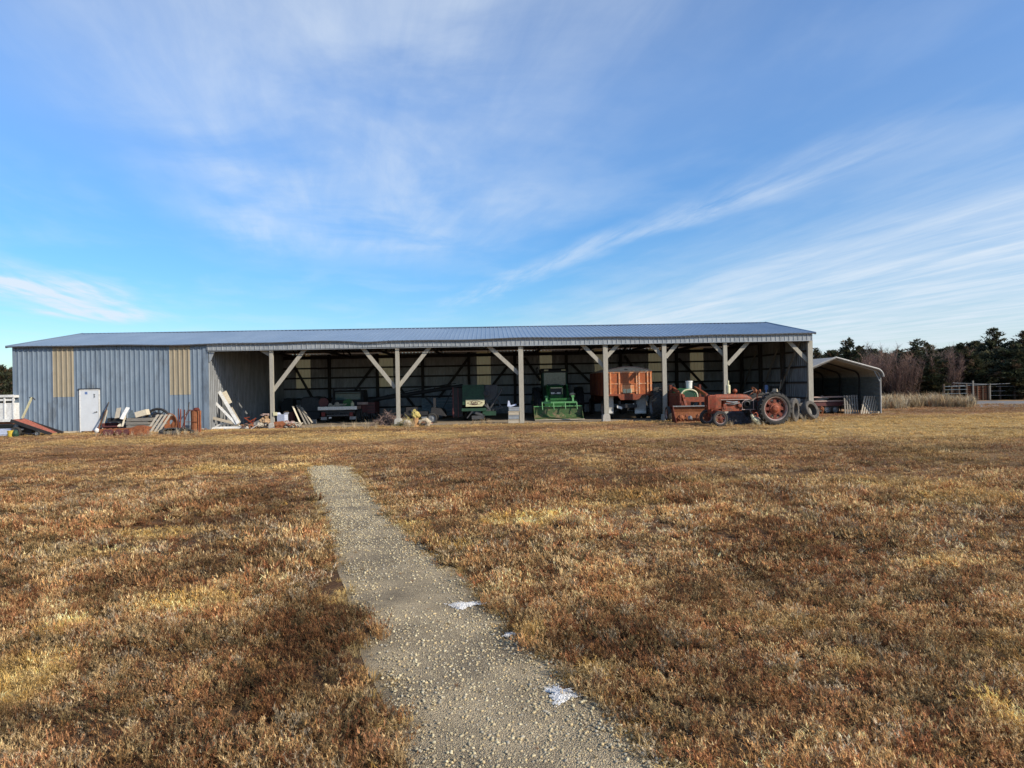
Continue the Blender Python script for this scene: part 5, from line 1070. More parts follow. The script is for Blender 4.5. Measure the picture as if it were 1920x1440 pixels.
T = Site(340, 806); q = T.q
for i, (pts, r_, lab, mt) in enumerate((([(334, 800), (334.5, 766)], .028, 'dark rusty upright pole left of the pair behind the tyre', 'maroon'), ([(338, 802), (339, 767)], .025, 'reddish upright pole in the middle behind the tyre', 'red'), ([(346, 806), (346, 768)], .028, 'reddish upright pole nearest the rusty sheet roll', 'darkred'), ([(348, 778), (353, 768), (355, 754)], .018, 'thin dark bent rod rising above the rusty sheet roll', 'bark'), ([(340, 805), (350, 778), (356, 768)], .022, 'slanting maroon bar crossing the poles', 'maroon'))):
    mb = MB(); P_ = [q(x, y, .1 * i) for x, y in pts]; 
    if i != 3: P_[0].z = 0
    mb.tube(P_, r_, 6); solo('pole', lab, 'pole', mb, M[mt], T.loc, group='rusty poles by the wall')
T = Site(363, 811); q = T.q; mb = MB(); zt = q(363, 769).z; rs = E('sheet_roll', 'tall rusty orange roll of metal sheeting standing at the wall', 'scrap', T.loc)
n = 20; 
for k, r_ in enumerate((.23, .17, .11)): mb.lathe([(r_, 0), (r_ * .95, zt * .5), (r_ * (1.0), zt * (.97 - .02 * k))], (.01 * k, .25, 0), (0, 0, 1), 16)
part('roll', mb, M['rust'], rs); mb = MB(); mb.bar((-.22, 0, zt), (.28, 0, zt), .03); mb.bar((.26, 0, 0), (.26, 0, zt), .035); mb.bar((-.45, 0, zt * .48), (.2, 0, zt * .48), .02); mb.ell((.08, .2, zt + .03), (.16, .12, .07), 10, 5, .3, 2); part('frame', mb, M['darkred'], rs)
T = Site(318, 815); mb = MB(); mb.lathe([(.24, -.09), (.42, -.10), (.47, 0), (.42, .10), (.24, .09)], (0, 0, .12), (0, -.18, 1), 24); mb.tube([(.35, .1, .22), (.7, .0, .25), (1.05, -.05, .12), (.95, -.15, .05)], .06, 7)
solo('tyre', 'split flat black tyre lying in the grass in front of the red poles', 'tyre', mb, M['rubber'], T.loc)
mb = MB(); mb.box(-.22, .22, 0, .2, 0, .30); solo('block', 'dark grey block beside the foot of the rusty sheet roll', 'block', mb, M['grey'], heap(355, 809), TH, bevel=.02)

# ---------------------------------------------------------------- right corner: tyres, implement, pale box
for i, (px, py, r_, w_, ax, lab) in enumerate(((1519, 787, .46, .34, (.45, -.8, .35), 'black tyre leaning with its dark hollow facing out by the corner post'), (1503, 786, .40, .26, (.3, -.9, .15), 'black tyre standing between the big tractor wheel and the leaning tyre'), (1489, 791, .55, .22, (.75, -.6, 0), 'narrow pale edged tyre just behind the big tractor wheel'))):
    s_ = Site(px, py); mb = tyre_mb(r_, w_, (0, 0, 0), ax, .62, 0); solo('tyre', lab, 'tyre', mb, M['dustrubber'], s_.loc + Vector((0, 0, r_ * .95)), TH, 'loose tyres by the corner post')
T = Site(1494, v=.5); q = T.q; a = q(1487, 761); b = q(1501, 747); mb = MB(); mb.box(a.x, b.x, 0, .3, a.z, b.z); mb.box(a.x + .05, a.x + .1, .1, .2, .0, a.z); mb.box(b.x - .1, b.x - .05, .1, .2, 0, a.z); solo('container', 'pale grey box on legs behind the tyres at the corner post', 'container', mb, M['grey'] if 0 else M['concrete'], T.loc, bevel=.03)
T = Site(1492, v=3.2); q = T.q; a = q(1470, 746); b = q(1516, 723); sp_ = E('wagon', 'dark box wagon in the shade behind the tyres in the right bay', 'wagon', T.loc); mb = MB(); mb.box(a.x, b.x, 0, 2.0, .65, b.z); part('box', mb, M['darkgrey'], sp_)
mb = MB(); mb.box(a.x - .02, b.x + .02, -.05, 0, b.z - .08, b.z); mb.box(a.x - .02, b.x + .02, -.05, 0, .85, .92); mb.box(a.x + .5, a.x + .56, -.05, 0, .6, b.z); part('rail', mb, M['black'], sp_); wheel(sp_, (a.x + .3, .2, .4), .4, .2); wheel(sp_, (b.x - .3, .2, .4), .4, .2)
T = Site(1505, v=.3); q = T.q; mb = MB(); mb.tube([q(1513, 738), q(1511, 750), q(1506, 766)], .015, 6); solo('rod', 'thin pale rod leaning inside the corner post', 'rod', mb, M['wood'], T.loc)
T = Site(1463, v=1.5); q = T.q; mb = MB(); mb.tube([q(1465, 712), q(1462, 730), q(1461, 745)], .014, 6); P_ = q(1461, 745); mb.tube([P_, (P_.x, P_.y, 0)], .014, 6); solo('antenna_rod', 'thin pale upright rod behind the seat of the red tractor', 'rod', mb, M['wood'], T.loc)
T = Site(1437, v=2.2); q = T.q; mb = MB(); a = q(1437, 722); mb.box(a.x - .08, a.x + .08, 0, .1, a.z - .25, a.z); mb.box(a.x - .03, a.x + .03, .02, .08, 0, a.z - .25); solo('pump', 'small blue pump head on a stand behind the red tractor steering wheel', 'pump', mb, M['blue'], T.loc)

# under the carport
T = Site(1556, v=gv(1600, 776) + .8); q = T.q; rt = E('flat_trailer', 'dark maroon low trailer with pale rails under the carport', 'trailer', T.loc)
a = q(1522, 770); b = q(1584, 757); mb = MB(); mb.box(a.x, b.x, 0, 2.2, .42, .62); part('bed', mb, M['maroon'], rt)
for z in (.66, .88): mb = MB(); mb.box(a.x, b.x - .1, -.05, 0, z, z + .07); part('rail', mb, M['pink'], rt)
mb = MB(); mb.box(a.x + .1, b.x - .4, .1, 2.0, .1, .42); part('skirt', mb, M['darkwood'], rt)
wheel(rt, (b.x - .5, .1, .22), .22, .14); wheel(rt, (a.x + .9, .1, .22), .22, .14)
mb = MB(); mb.box(-.28, .25, 0, .6, 0, .62); solo('machine', 'maroon cabinet standing on the trailer under the carport', 'cabinet', mb, M['maroon'], T.loc + EU * (q(1531, 750).x) + EV * .8 + Vector((0, 0, .62)), TH, bevel=.03)
mb = MB(); mb.box(-.30, .26, 0, .5, 0, .22); solo('bag', 'white bag on top of the maroon cabinet under the carport', 'bag', mb, M['pink'], T.loc + EU * (q(1531, 750).x) + EV * .8 + Vector((0, 0, 1.24)), TH, bevel=.08)
mb = MB()
for k in range(5): mb.bar((-.35 + .1 * k, .1 * k, .05), (.1 + .13 * k, .08 * k, .36 - .04 * k), .06, .04)
mb.ell((.05, .2, .1), (.3, .2, .14), 10, 6, .3, 4); solo('scrap_pile', 'heap of wood scraps on the trailer under the carport', 'scrap', mb, M['wood'], T.loc + EU * (q(1545, 750).x) + EV * .4 + Vector((0, 0, .62)), TH)
pa = Site(1631, 776); pallet('pallet', 'wide grey slatted pallet leaning rightmost under the carport', pa, 1.05, .95, 8, .35, 'wood', .42, 'pallets under the carport')
pb = Site(1597, 776); pallet('pallet', 'darker slatted pallet leaning left of the wide one under the carport', pb, .80, 1.0, 6, .35, 'woodgrey', .14, 'pallets under the carport')
T = Site(1540, 781); mb = MB()
for k in range(7): t = random.uniform(-.3, .3); mb.tube([(t * .3, 0, 0), (t, .1 * t, .25), (t * 1.4, 0, .38 + .1 * random.random())], .012, 5)
mb.ell((.02, 0, .42), (.12, .1, .08), 9, 5, .3, 2); solo('dead_plant', 'dead weed stalk growing right of the leaning tyre', 'weed', mb, M['rust'], T.loc)

# ---------------------------------------------------------------- far left: stock trailer
T = Site(20, v=-.4); q = T.q; st = E('livestock_trailer', 'white slatted livestock trailer standing left of the shed', 'trailer', T.loc, TH + R(-2))
x1 = q(26, 760).x; zt = q(14, 741).z; zb_ = q(14, 790).z; x0 = x1 - 5.5; H_ = zt - zb_
mb = MB(); mb.box(x0, x1, .04, 2.1, zb_, zb_ + H_ * .70); mb.box(x0, x1, .04, 2.1, zt - .12, zt); mb.box(x0, x1, .04, .08, zb_ + H_ * .78, zb_ + H_ * .86); mb.box(x0, x1, 2.06, 2.1, zb_ + H_*.7, zt - .1); part('body', mb, M['white'], st)
k = 0; x_ = x1
while x_ > x0:
    mb = MB(); mb.box(x_ - .07, x_, 0, .04, zb_, zt); part('side_rib', mb, M['bone'] if 0 else M['white'], st); x_ -= .42
mb = MB(); mb.box(x0, x1 + .02, -.03, 0, zt - .10, zt + .02); mb.box(x0, x1 + .02, -.03, 0, zb_ - .02, zb_ + .10); part('rail', mb, M['white'], st)
mb = MB(); mb.box(x0, x1, .1, 2.0, zb_ - .14, zb_ - .02); mb.box(x0 + 2, x0 + 3.8, -.02, .1, .45, zb_ - .02); part('chassis', mb, M['rust'], st)
for x_ in (x0 + 2.3, x0 + 3.3): wheel(st, (x_, .1, .38), .38, .22)
mb = MB(); mb.box(-3.5, 0, 0, 1.0, 0, .36); solo('timber', 'long tan timber lying below the white trailer', 'timber', mb, M['wood'], S(uz(25, 798, 2.6)[0], 2.6), TH, bevel=.02)

# ---------------------------------------------------------------- corral at the right
def rail_fence(label, px0, px1, py0, py1, nposts, mt='grey', h=1.15, rails=(.35, .7, 1.05), name='corral_fence', gate=None):
    a = Vector((*ground(px0, py0), 0)); b = Vector((*ground(px1, py1), 0)); d = b - a; ang = math.atan2(d.y, d.x); Ln = d.length
    e = E(name, label, 'fence', a, ang)
    for k in range(nposts): x_ = Ln * k / (nposts - 1); mb = MB(); mb.box(x_ - .06, x_ + .06, -.06, .06, 0, h + (.15 if k % 3 == 0 else 0)); part('post', mb, M['bark'], e)
    for z in rails: mb = MB(); mb.tube([(0, -.08, z), (Ln, -.08, z)], .019, 6); part('rail', mb, M[mt], e)
    return e
rail_fence('long pipe corral fence at the far right beyond the gravel lane', 1848, 2040, 750, 747, 8, 'grey')
rail_fence('low pale pipe fence section behind the tall dead grass', 1770, 1812, 753, 752, 4, 'slate', 1.2, (.3, .6, .9, 1.15))
rail_fence('short pipe fence section far behind the carport', 1698, 1740, 751, 750, 3, 'slate', 1.25, (.5, .8, 1.1))
x_, y_ = ground(1814, 751); e = E('cattle_chute', 'rusty orange slatted cattle chute with pale overhead poles at the corral', 'chute', (x_, y_, 0), R(-6))
w_ = 1.55
for k in range(5): mb = MB(); xx = w_ * k / 4; mb.box(xx - .05, xx + .05, 0, .1, 0, 1.15); part('upright', mb, M['bark'], e)
mb = MB()
for k in range(6): mb.box(0, w_, .1, .13, .08 + k * .18, .22 + k * .18)
part('slats', mb, M['orangerust'], e)
mb = MB(); mb.tube([(-1.4, 0, 1.15), (w_ + 1.6, 0, 1.28)], .025, 6); mb.tube([(-.9, .3, 1.4), (w_ + .8, .3, 1.2)], .022, 6); part('overhead_poles', mb, M['grey'], e)
mb = MB(); mb.box(.35, .45, -.1, 0, 0, 1.55); mb.box(w_ + .02, w_ + .11, -.14, -.05, 0, 1.3); part('gate_post', mb, M['woodgrey'], e)
# brush piles
def brush(name, lab, px, py, v, W_, H_, n, mt, seed):
    rn = random.Random(seed); mb = MB(); s_ = Site(px, py, v)
    for k in range(n):
        r_ = rn.uniform(-1, 1); c = Vector((r_ * W_, rn.uniform(-.4, .6), abs(rn.gauss(0, .4)) * H_ * (1 - abs(r_) * .7))); a = rn.uniform(0, 3.14); el = rn.uniform(-.3, .9); d = Vector((math.cos(a) * math.cos(el), math.sin(a) * math.cos(el), math.sin(el))) * rn.uniform(.15, .4)
        p0 = c - d; p1 = c + d; p0.z = max(.01, p0.z); p1.z = max(.02, p1.z); mb.tube([p0, (p0 + p1) / 2 + Vector((rn.uniform(-.05, .05), 0, rn.uniform(0, .06))), p1], [.012, .010, .006], 3, False)
    return solo(name, lab, 'brush pile', mb, M[mt], s_.loc)
brush('brush_pile', 'tangled pile of pinkish brown twigs left of the second post', 728, None, .8, .62, .75, 420, 'twig', 3)
brush('brush_pile', 'small pile of straw coloured twigs around the pale log', 765, None, -.1, .45, .38, 200, 'lichen', 5)

# small broken scraps nobody could count, lying at the foot of the junk
rn = random.Random(17); mb = MB(); cols_ = []
for k in range(420):
    g = rn.random()
    px = rn.uniform(176, 385) if g < .42 else rn.uniform(452, 566) if g < .84 else rn.uniform(752, 806)
    v_ = rn.uniform(-.9, -.25) if px < 392 else rn.uniform(-.15, .7) if px < 600 else rn.uniform(-.5, .2)
    u_ = uz(px, 790, v_)[0]; p_ = S(u_, v_, rn.uniform(.01, .10 if px < 400 else .22)); a_ = rn.uniform(0, 3.14); e_ = rn.uniform(-.3, .5); l_ = rn.uniform(.04, .22); d_ = Vector((math.cos(a_) * math.cos(e_), math.sin(a_) * math.cos(e_), math.sin(e_))) * l_
    n0 = len(mb.v); mb.bar(p_ - d_, p_ + d_, rn.uniform(.02, .10), rn.uniform(.01, .04)); cc = rn.choice([(.30, .16, .08), (.20, .09, .05), (.40, .34, .26), (.15, .13, .11), (.28, .26, .24), (.07, .065, .06), (.50, .45, .36), (.33, .12, .07)]); cols_ += [cc] * (len(mb.v) - n0)
me = mesh_of('scrap_litter', mb, M['stone']); a = me.attributes.new('tint', 'FLOAT_COLOR', 'POINT'); c4 = np.ones((len(mb.v), 4), np.float32); c4[:, :3] = np.array(cols_); a.data.foreach_set('color', c4.ravel())
link('scrap_litter', me, 'litter of small brown and grey scraps at the foot of the junk heaps', 'litter', 'stuff')
# ---------------------------------------------------------------- dead weeds and straw
def tmpl_weed(seed, stems, leaves, lw, ll, spread=.07, hmin=.05, hmax=.11, vr=1.0):
    rn = np.random.default_rng(seed); V = []; C = []
    for s in range(stems):
        a = rn.random() * 6.283; lean = rn.random() ** .7 * spread; h = hmin + rn.random() * (hmax - hmin)
        bx, by = rn.normal(0, spread * .25, 2); tx, ty = bx + math.cos(a) * lean, by + math.sin(a) * lean
        w = lw * .45
        V += [(bx - w * math.sin(a), by + w * math.cos(a), -.01), (bx + w * math.sin(a), by - w * math.cos(a), -.01), (tx, ty, h)]; C += [.75] * 3
        for l in range(leaves):
            t = .25 + .75 * rn.random(); cx, cy, cz = bx + (tx - bx) * t, by + (ty - by) * t, h * t
            a2 = rn.random() * 6.283; el = .2 + rn.random() * 1.1; L_ = ll * (.6 + .8 * rn.random()); dx, dy, dz = math.cos(a2) * math.cos(el) * L_, math.sin(a2) * math.cos(el) * L_, math.sin(el) * L_
            px, py = -math.sin(a2) * lw * .5, math.cos(a2) * lw * .5; f = 1 + vr * (-.38 + .60 * rn.random() + .50 * (t > .80))
            V += [(cx - px, cy - py, cz), (cx + px, cy + py, cz), (cx + dx, cy + dy, cz + dz)]; C += [f] * 3
    V = np.array(V, float); return V, np.arange(len(V)).reshape(-1, 3), np.array(C)
def tmpl_grass(seed, blades, w, h, spread, flop=.9):
    rn = np.random.default_rng(seed); V = []; Fq = []; C = []
    for b in range(blades):
        a = rn.random() * 6.283; r = rn.random() * spread; bx, by = math.cos(a) * r, math.sin(a) * r
        a2 = a + rn.normal(0, .6); hh = h * (.5 + .8 * rn.random()); fl = flop * (.3 + rn.random()); px, py = -math.sin(a2) * w / 2, math.cos(a2) * w / 2; f = .75 + .5 * rn.random(); n = len(V)
        m1 = (bx + math.cos(a2) * hh * fl * .25, by + math.sin(a2) * hh * fl * .25, hh * .6); m2 = (bx + math.cos(a2) * hh * fl * .8, by + math.sin(a2) * hh * fl * .8, hh * (1 - .35 * fl))
        V += [(bx - px, by - py, -.01), (bx + px, by + py, -.01), (m1[0] - px, m1[1] - py, m1[2]), (m1[0] + px, m1[1] + py, m1[2]), m2]; C += [f] * 5
        Fq += [(n, n + 1, n + 3), (n, n + 3, n + 2), (n + 2, n + 3, n + 4)]
    return np.array(V, float), np.array(Fq), np.array(C)
REDS = []
for (px, py, rx, ry, s) in ((540, 1230, 130, 180, 1.0), (1170, 1190, 130, 60, .9), (1390, 1290, 130, 90, .8), (1100, 900, 330, 45, .8), (480, 940, 130, 50, .8), (1500, 1020, 200, 50, .6), (900, 880, 200, 30, .7), (200, 1330, 120, 60, .5), (1600, 860, 260, 18, .5), (250, 850, 260, 14, .7)):
    cx, cy = ground(px, py); REDS.append((cx, cy, rx * cy / F, ry * cy * cy / (EYE * F), s))
def redness(x, y):
    g = np.zeros_like(x); w = .9 * (vn(x, y, .7, 131) - .5)
    for cx, cy, rx, ry, s in REDS: g = np.maximum(g, s * np.clip(1.3 - ((x - cx) / rx) ** 2 - ((y - cy) / ry) ** 2 + w, 0, 1))
    return g
def upx(x, y):
    dx = x - O.x; dy = y - O.y; return dx * EU.x + dy * EU.y, dx * EV.x + dy * EV.y
SPOTS = []
for (px, py, rx, ry, s) in ((40, 1280, 90, 90, 1.0), (120, 1190, 60, 25, .6), (330, 1150, 110, 22, .9), (300, 1000, 90, 12, .8), (150, 1040, 90, 14, .5), (1010, 978, 120, 16, .9), (1590, 1245, 40, 22, 1), (1900, 1370, 50, 50, .9), (655, 1130, 40, 10, 1.0), (450, 880, 150, 9, .8),
    (600, 820, 380, 10, .95), (250, 828, 260, 8, .6), (1250, 812, 330, 9, .95), (1650, 800, 330, 26, 1.0), (1850, 790, 250, 18, 1.0), (1640, 905, 210, 22, .35), (1820, 930, 160, 20, .45), (775, 985, 45, 10, .9), (860, 1030, 40, 12, .7), (1000, 1190, 30, 25, .7), (1120, 1270, 40, 20, .6), (1500, 1180, 60, 18, .4), (1150, 950, 90, 10, .5), (1350, 870, 140, 9, .4), (380, 1350, 60, 25, .35), (1780, 1060, 110, 20, .35), (60, 880, 100, 12, .35), (1250, 1360, 60, 30, .3)):
    cx, cy = ground(px, py); d = math.hypot(cx, cy); SPOTS.append((cx, cy, rx * cy / F, ry * cy * cy / (EYE * F), s))
def gold(x, y):
    g = np.zeros_like(x); w = .45 * (vn(x, y, .8, 31) - .5) + .5 * (vn(x, y, .3, 32) - .5)
    for cx, cy, rx, ry, s in SPOTS:
        q = ((x - cx) / rx) ** 2 + ((y - cy) / ry) ** 2; g = np.maximum(g, s * np.clip(1.2 - q + w * 1.8, 0, 1))
    u, v = upx(x, y)
    g = np.maximum(g, np.clip(1.15 - np.abs(v + 1.4) / 1.5 + w, 0, 1) * .75)
    g = np.maximum(g, np.clip((vn(x, y, 1.9, 40) - .72) * 4, 0, 1) * .5)
    return np.clip(g, 0, 1)
PAL = np.array([[.25, .105, .045], [.36, .205, .085], [.54, .375, .185], [.42, .33, .215], [.17, .12, .055], [.44, .215, .10]])
GPAL = np.array([[.70, .46, .15], [.60, .36, .10], [.78, .58, .27], [.56, .38, .16]])
def tint_weed(x, y, n):
    r = vn(x, y, 1.6, 50); r2 = vn(x, y, .5, 51); z = RNG.random(n)
    far_ = np.clip((y - 10) / 14, 0, 1)
    rd = redness(x, y); w = np.stack([.9 * r + .2 + 1.5 * rd, np.full(n, .8), (.55 + .5 * r2 + .1 * far_) * (1 - .6 * rd), .75 * (1 - r) * (1 - .5 * rd), .35 * (1 - far_) + .5 * rd, .65 * r2 + .5 * far_], 1); w /= w.sum(1, keepdims=True); cw = w.cumsum(1)
    k = (z[:, None] > cw).sum(1).clip(0, 5); c = PAL[k]; g = gold(x, y)[:, None]; c2 = GPAL[RNG.integers(0, 4, n)]
    m = np.clip(g * 1.35 + (RNG.random((n, 1)) - .5) * .5, 0, 1); c = c * (1 - m * .9) + c2 * m * .9
    big = .66 + .55 * vn(x, y, .9, 55) + .35 * vn(x / 3.0, y, 1.5, 56) + (.9 * (vn(x, y, .33, 57) - .5) + .5 * (vn(x, y, .15, 58) - .5)) * (1 - far_)
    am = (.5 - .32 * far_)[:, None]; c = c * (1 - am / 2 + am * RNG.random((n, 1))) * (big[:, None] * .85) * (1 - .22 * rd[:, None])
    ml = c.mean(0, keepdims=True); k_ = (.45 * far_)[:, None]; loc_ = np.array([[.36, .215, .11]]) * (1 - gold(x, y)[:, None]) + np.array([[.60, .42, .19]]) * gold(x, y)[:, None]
    return c * (1 - k_) + loc_ * k_ * (big[:, None] * .85)
def field(d0, d1, dens, inner=-1):
    n = int(dens * (d1 - d0) * 1.0); 
    ym = (RNG.random(int(dens * .5 * 1.62 * (d1 ** 2 - d0 ** 2) + dens * 3.2 * (d1 - d0))))
    y = np.sqrt(ym * (d1 ** 2 - d0 ** 2) + d0 ** 2); hw = .81 * y + 1.6; x = (RNG.random(len(y)) * 2 - 1) * hw
    return x, y
def allowed(x, y, marg=.03, shedclear=True):
    a, b_ = path_edges(y); wob = (vn(x, y, .35, 60) - .5) * .30 + (vn(x, y, .12, 61) - .5) * .10
    onp = (x > a - .09 + marg + wob * 1.5) & (x < b_ - marg - wob * 1.2) & (y < PATH_Y1 - .25 + (vn(x, y, .3, 62) - .5) * 1.1)
    u, v = upx(x, y); n1 = (vn(x, y, .6, 63) - .5) * .7
    inshed = (v > -.10) & (u > -.1) & (u < UR + .15) | ((v > -.45 + n1) & (u > UC) & (u < UR))
    cpx = (u > UR) & (u < UR + 5.6) & (v > 1.9) & (v < 12)
    return ~(onp | inshed | cpx)
VS = []; FS = []; CS = []; NV = 0
def put(T, x, y, sc, tint, sq=None, dz=0.0):
    global NV
    Vt, Ft, Ct = T; n = len(x)
    if n == 0: return
    pos = np.stack([x, y, hgt(x, y) + dz], 1); V, Fa = stamp(Vt, Ft, pos, sc, RNG.random(n) * 6.283, None, squash=sq)
    C = (tint[:, None, :] * Ct[None, :, None]).reshape(-1, 3)
    VS.append(V.astype(np.float32)); FS.append((Fa + NV).astype(np.int32)); CS.append(np.clip(C, 0, .9).astype(np.float32)); NV += len(V)
def zone(d0, d1, dens, tm, smin, smax, gdens, tg, gs):
    x, y = field(d0, d1, dens); cov = vn(x, y, .42, 70) * .6 + vn(x, y, .17, 71) * .4; g = gold(x, y)
    k = allowed(x, y) & (cov + RNG.random(len(x)) * .5 > .43); x = x[k]; y = y[k]; g = g[k]
    for i, T in enumerate(tm):
        s_ = np.arange(len(x)) % len(tm) == i; s_ &= RNG.random(len(x)) > g * .55
        xs_, ys_ = x[s_], y[s_]; sc = (smin + (smax - smin) * RNG.random(len(xs_))) * (.45 + .75 * vn(xs_, ys_, .8, 72) + .35 * vn(xs_, ys_, .3, 73)); put(T, xs_, ys_, sc, tint_weed(xs_, ys_, len(xs_)), .75 + .4 * RNG.random(len(xs_)))
    x, y = field(d0, d1, gdens); g = gold(x, y); k = allowed(x, y) & (RNG.random(len(x)) < .012 + g * 1.1); x = x[k]; y = y[k]; g = g[k]
    for i, T in enumerate(tg):
        s_ = np.arange(len(x)) % len(tg) == i; xs_, ys_ = x[s_], y[s_]; n = len(xs_); c = GPAL[RNG.integers(0, 4, n)] * (.75 + .5 * RNG.random((n, 1)))
        put(T, xs_, ys_, gs * (.5 + .6 * RNG.random(n)) * (.6 + .4 * g[s_]), c, .5 + .4 * RNG.random(n))
near = [tmpl_weed(s, 13, 17, .0038, .0185, .080, .03, .09) for s in range(6)]; mid = [tmpl_weed(20 + s, 9, 10, .0070, .028, .10, .035, .085) for s in range(4)]; farT = [tmpl_weed(40 + s, 8, 6, .011, .034, .14, .02, .055, .4) for s in range(3)]
gn = [tmpl_grass(60 + s, 34, .0034, .12, .07, 1.45) for s in range(4)]; gm = [tmpl_grass(70 + s, 18, .006, .11, .08, 1.4) for s in range(3)]; gf = [tmpl_grass(80 + s, 12, .010, .06, .16, 1.4) for s in range(3)]
zone(2.4, 6.5, 205, near, .75, 1.3, 110, gn, 1.0)
zone(6.5, 13, 85, mid, .9, 1.5, 50, gm, 1.05)
zone(13, 22, 42, farT, .9, 1.4, 22, gf, 1.1)
zone(22, 34.5, 26, farT, .8, 1.2, 17, gf, 1.0)
zone(34.5, 46, 14, farT, .9, 1.3, 12, gf, 1.2)
n = 70; y = PATH_Y1 + RNG.normal(-.1, .25, n); a, b_ = path_edges(y); x = a + (b_ - a) * RNG.random(n); put(mid[0], x, y, .5 + .5 * RNG.random(n), tint_weed(x, y, n))
n = 90; y = 2.8 + RNG.random(n) ** 1.3 * 12; a, b_ = path_edges(y); x = a + (b_ - a) * RNG.random(n); put(mid[1], x, y, .12 + .22 * RNG.random(n), tint_weed(x, y, n), dz=.015)
x, y = field(2.4, 8, 130); k = allowed(x, y); x = x[k]; y = y[k]; lo_ = [tmpl_weed(140 + s, 8, 8, .0055, .016, .10, .015, .04) for s in range(2)]
for i in range(2): put(lo_[i], x[i::2], y[i::2], .8 + .5 * RNG.random(len(x[i::2])), tint_weed(x[i::2], y[i::2], len(x[i::2])) * .9)
# fallen straw between the clumps
def tmpl_litter(seed, n, w, l, r):
    rn = np.random.default_rng(seed); V = []; C = []
    for k in range(n):
        a = rn.random() * 6.283; cx, cy = rn.normal(0, r, 2); z = .004 + .02 * rn.random(); L_ = l * (.4 + rn.random()); dx, dy = math.cos(a) * L_, math.sin(a) * L_; px, py = -math.sin(a) * w, math.cos(a) * w
        V += [(cx - px, cy - py, z), (cx + px, cy + py, z), (cx + dx, cy + dy, z + rn.normal(0, .012))]; C += [.55 + .8 * rn.random()] * 3
    V = np.array(V, float); return V, np.arange(len(V)).reshape(-1, 3), np.array(C)
for d0_, d1_, dn, T in ((2.4, 7, 75, tmpl_litter(5, 26, .0018, .032, .07)), (7, 15, 45, tmpl_litter(6, 18, .005, .06, .12)), (15, 34, 16, tmpl_litter(7, 10, .012, .10, .18))):
    x, y = field(d0_, d1_, dn); k = allowed(x, y, -.04); x = x[k]; y = y[k]; c = tint_weed(x, y, len(x)) * .62; put(T, x, y, .8 + .5 * RNG.random(len(x)), c)  # straw colour darkened so the gaps between clumps read as shaded
# bents creeping over the edge of the walk
n = 460; y = 2.6 + RNG.random(n) * (PATH_Y1 - 2.5); a, b_ = path_edges(y); sd_ = RNG.random(n) > .45; x = np.where(sd_, b_ + RNG.normal(-.02, .07, n), a + RNG.normal(-.03, .07, n)); c = GPAL[RNG.integers(0, 4, n)] * (.50 + .4 * RNG.random((n, 1)))
put(gn[0], x[::2], y[::2], .45 + .5 * RNG.random(len(x[::2])), c[::2], .7 + 0 * x[::2]); put(gn[1], x[1::2], y[1::2], .4 + .5 * RNG.random(len(x[1::2])), c[1::2], .6 + 0 * x[1::2])
link('dead_weeds', np_mesh('dead_weeds', np.concatenate(VS), np.concatenate(FS), M['plant'], np.concatenate(CS)), 'reddish brown dead weeds and straw covering the field', 'weeds', 'stuff')
# thatch in plant colours, darkened close by: shade between clumps painted into the tint
me = ground_ob.data; co = np.empty(len(me.vertices) * 3, np.float32); me.vertices.foreach_get('co', co); co = co.reshape(-1, 3); gx, gy = co[:, 0].astype(float), co[:, 1].astype(float)
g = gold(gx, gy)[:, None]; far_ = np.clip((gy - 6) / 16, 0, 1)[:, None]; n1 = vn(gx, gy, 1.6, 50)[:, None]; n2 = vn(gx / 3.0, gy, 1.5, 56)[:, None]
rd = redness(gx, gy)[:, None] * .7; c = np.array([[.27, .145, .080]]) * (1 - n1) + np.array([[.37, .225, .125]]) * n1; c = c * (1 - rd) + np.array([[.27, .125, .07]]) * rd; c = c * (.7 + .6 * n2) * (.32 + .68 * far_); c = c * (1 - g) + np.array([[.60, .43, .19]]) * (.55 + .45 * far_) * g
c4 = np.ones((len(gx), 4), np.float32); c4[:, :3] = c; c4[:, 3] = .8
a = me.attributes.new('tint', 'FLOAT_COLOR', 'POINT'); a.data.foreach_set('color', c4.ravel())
# tall bleached grass
def tallgrass(name, lab, pts, h0, h1, blades, w, tilt=.5, pal=None):
    VS2 = []; FS2 = []; CS2 = []; nv = 0
    T = [tmpl_grass(90 + s, blades, w, 1.0, .22, tilt) for s in range(4)]
    x, y = pts; n = len(x)
    for i in range(4):
        s_ = np.arange(n) % 4 == i; xs_, ys_ = x[s_], y[s_]; m = len(xs_); sc = h0 + (h1 - h0) * RNG.random(m); sc = sc * (.6 + .7 * vn(xs_, ys_, 2.5, 80))
        pp = np.array(pal if pal is not None else [[.58, .47, .30], [.50, .38, .22], [.62, .53, .38], [.44, .30, .18]]); c = pp[RNG.integers(0, len(pp), m)] * (.7 + .5 * RNG.random((m, 1)))
        V, Fa = stamp(T[i][0], T[i][1], np.stack([xs_, ys_, hgt(xs_, ys_)], 1), sc, RNG.random(m) * 6.28, None); VS2.append(V); FS2.append(Fa + nv); nv += len(V); CS2.append((c[:, None, :] * T[i][2][None, :, None]).reshape(-1, 3))
    link(name, np_mesh(name, np.concatenate(VS2), np.concatenate(FS2), M['plant'], np.clip(np.concatenate(CS2), 0, .9)), lab, 'grass', 'stuff')
def band(px0, px1, py0, py1, n):
    X = []; Y = []
    for k in range(n): gx, gy = ground(random.uniform(px0, px1), random.uniform(py0, py1)); X.append(gx); Y.append(gy)
    return np.array(X), np.array(Y)
bx, by = band(1660, 1830, 752, 764, 800); kk = vn(bx, by, 1.9, 91) > .48; bx = bx[kk]; by = by[kk]; b2 = band(1655, 1700, 754, 767, 200); b3 = band(1520, 2000, 738, 748, 1500)
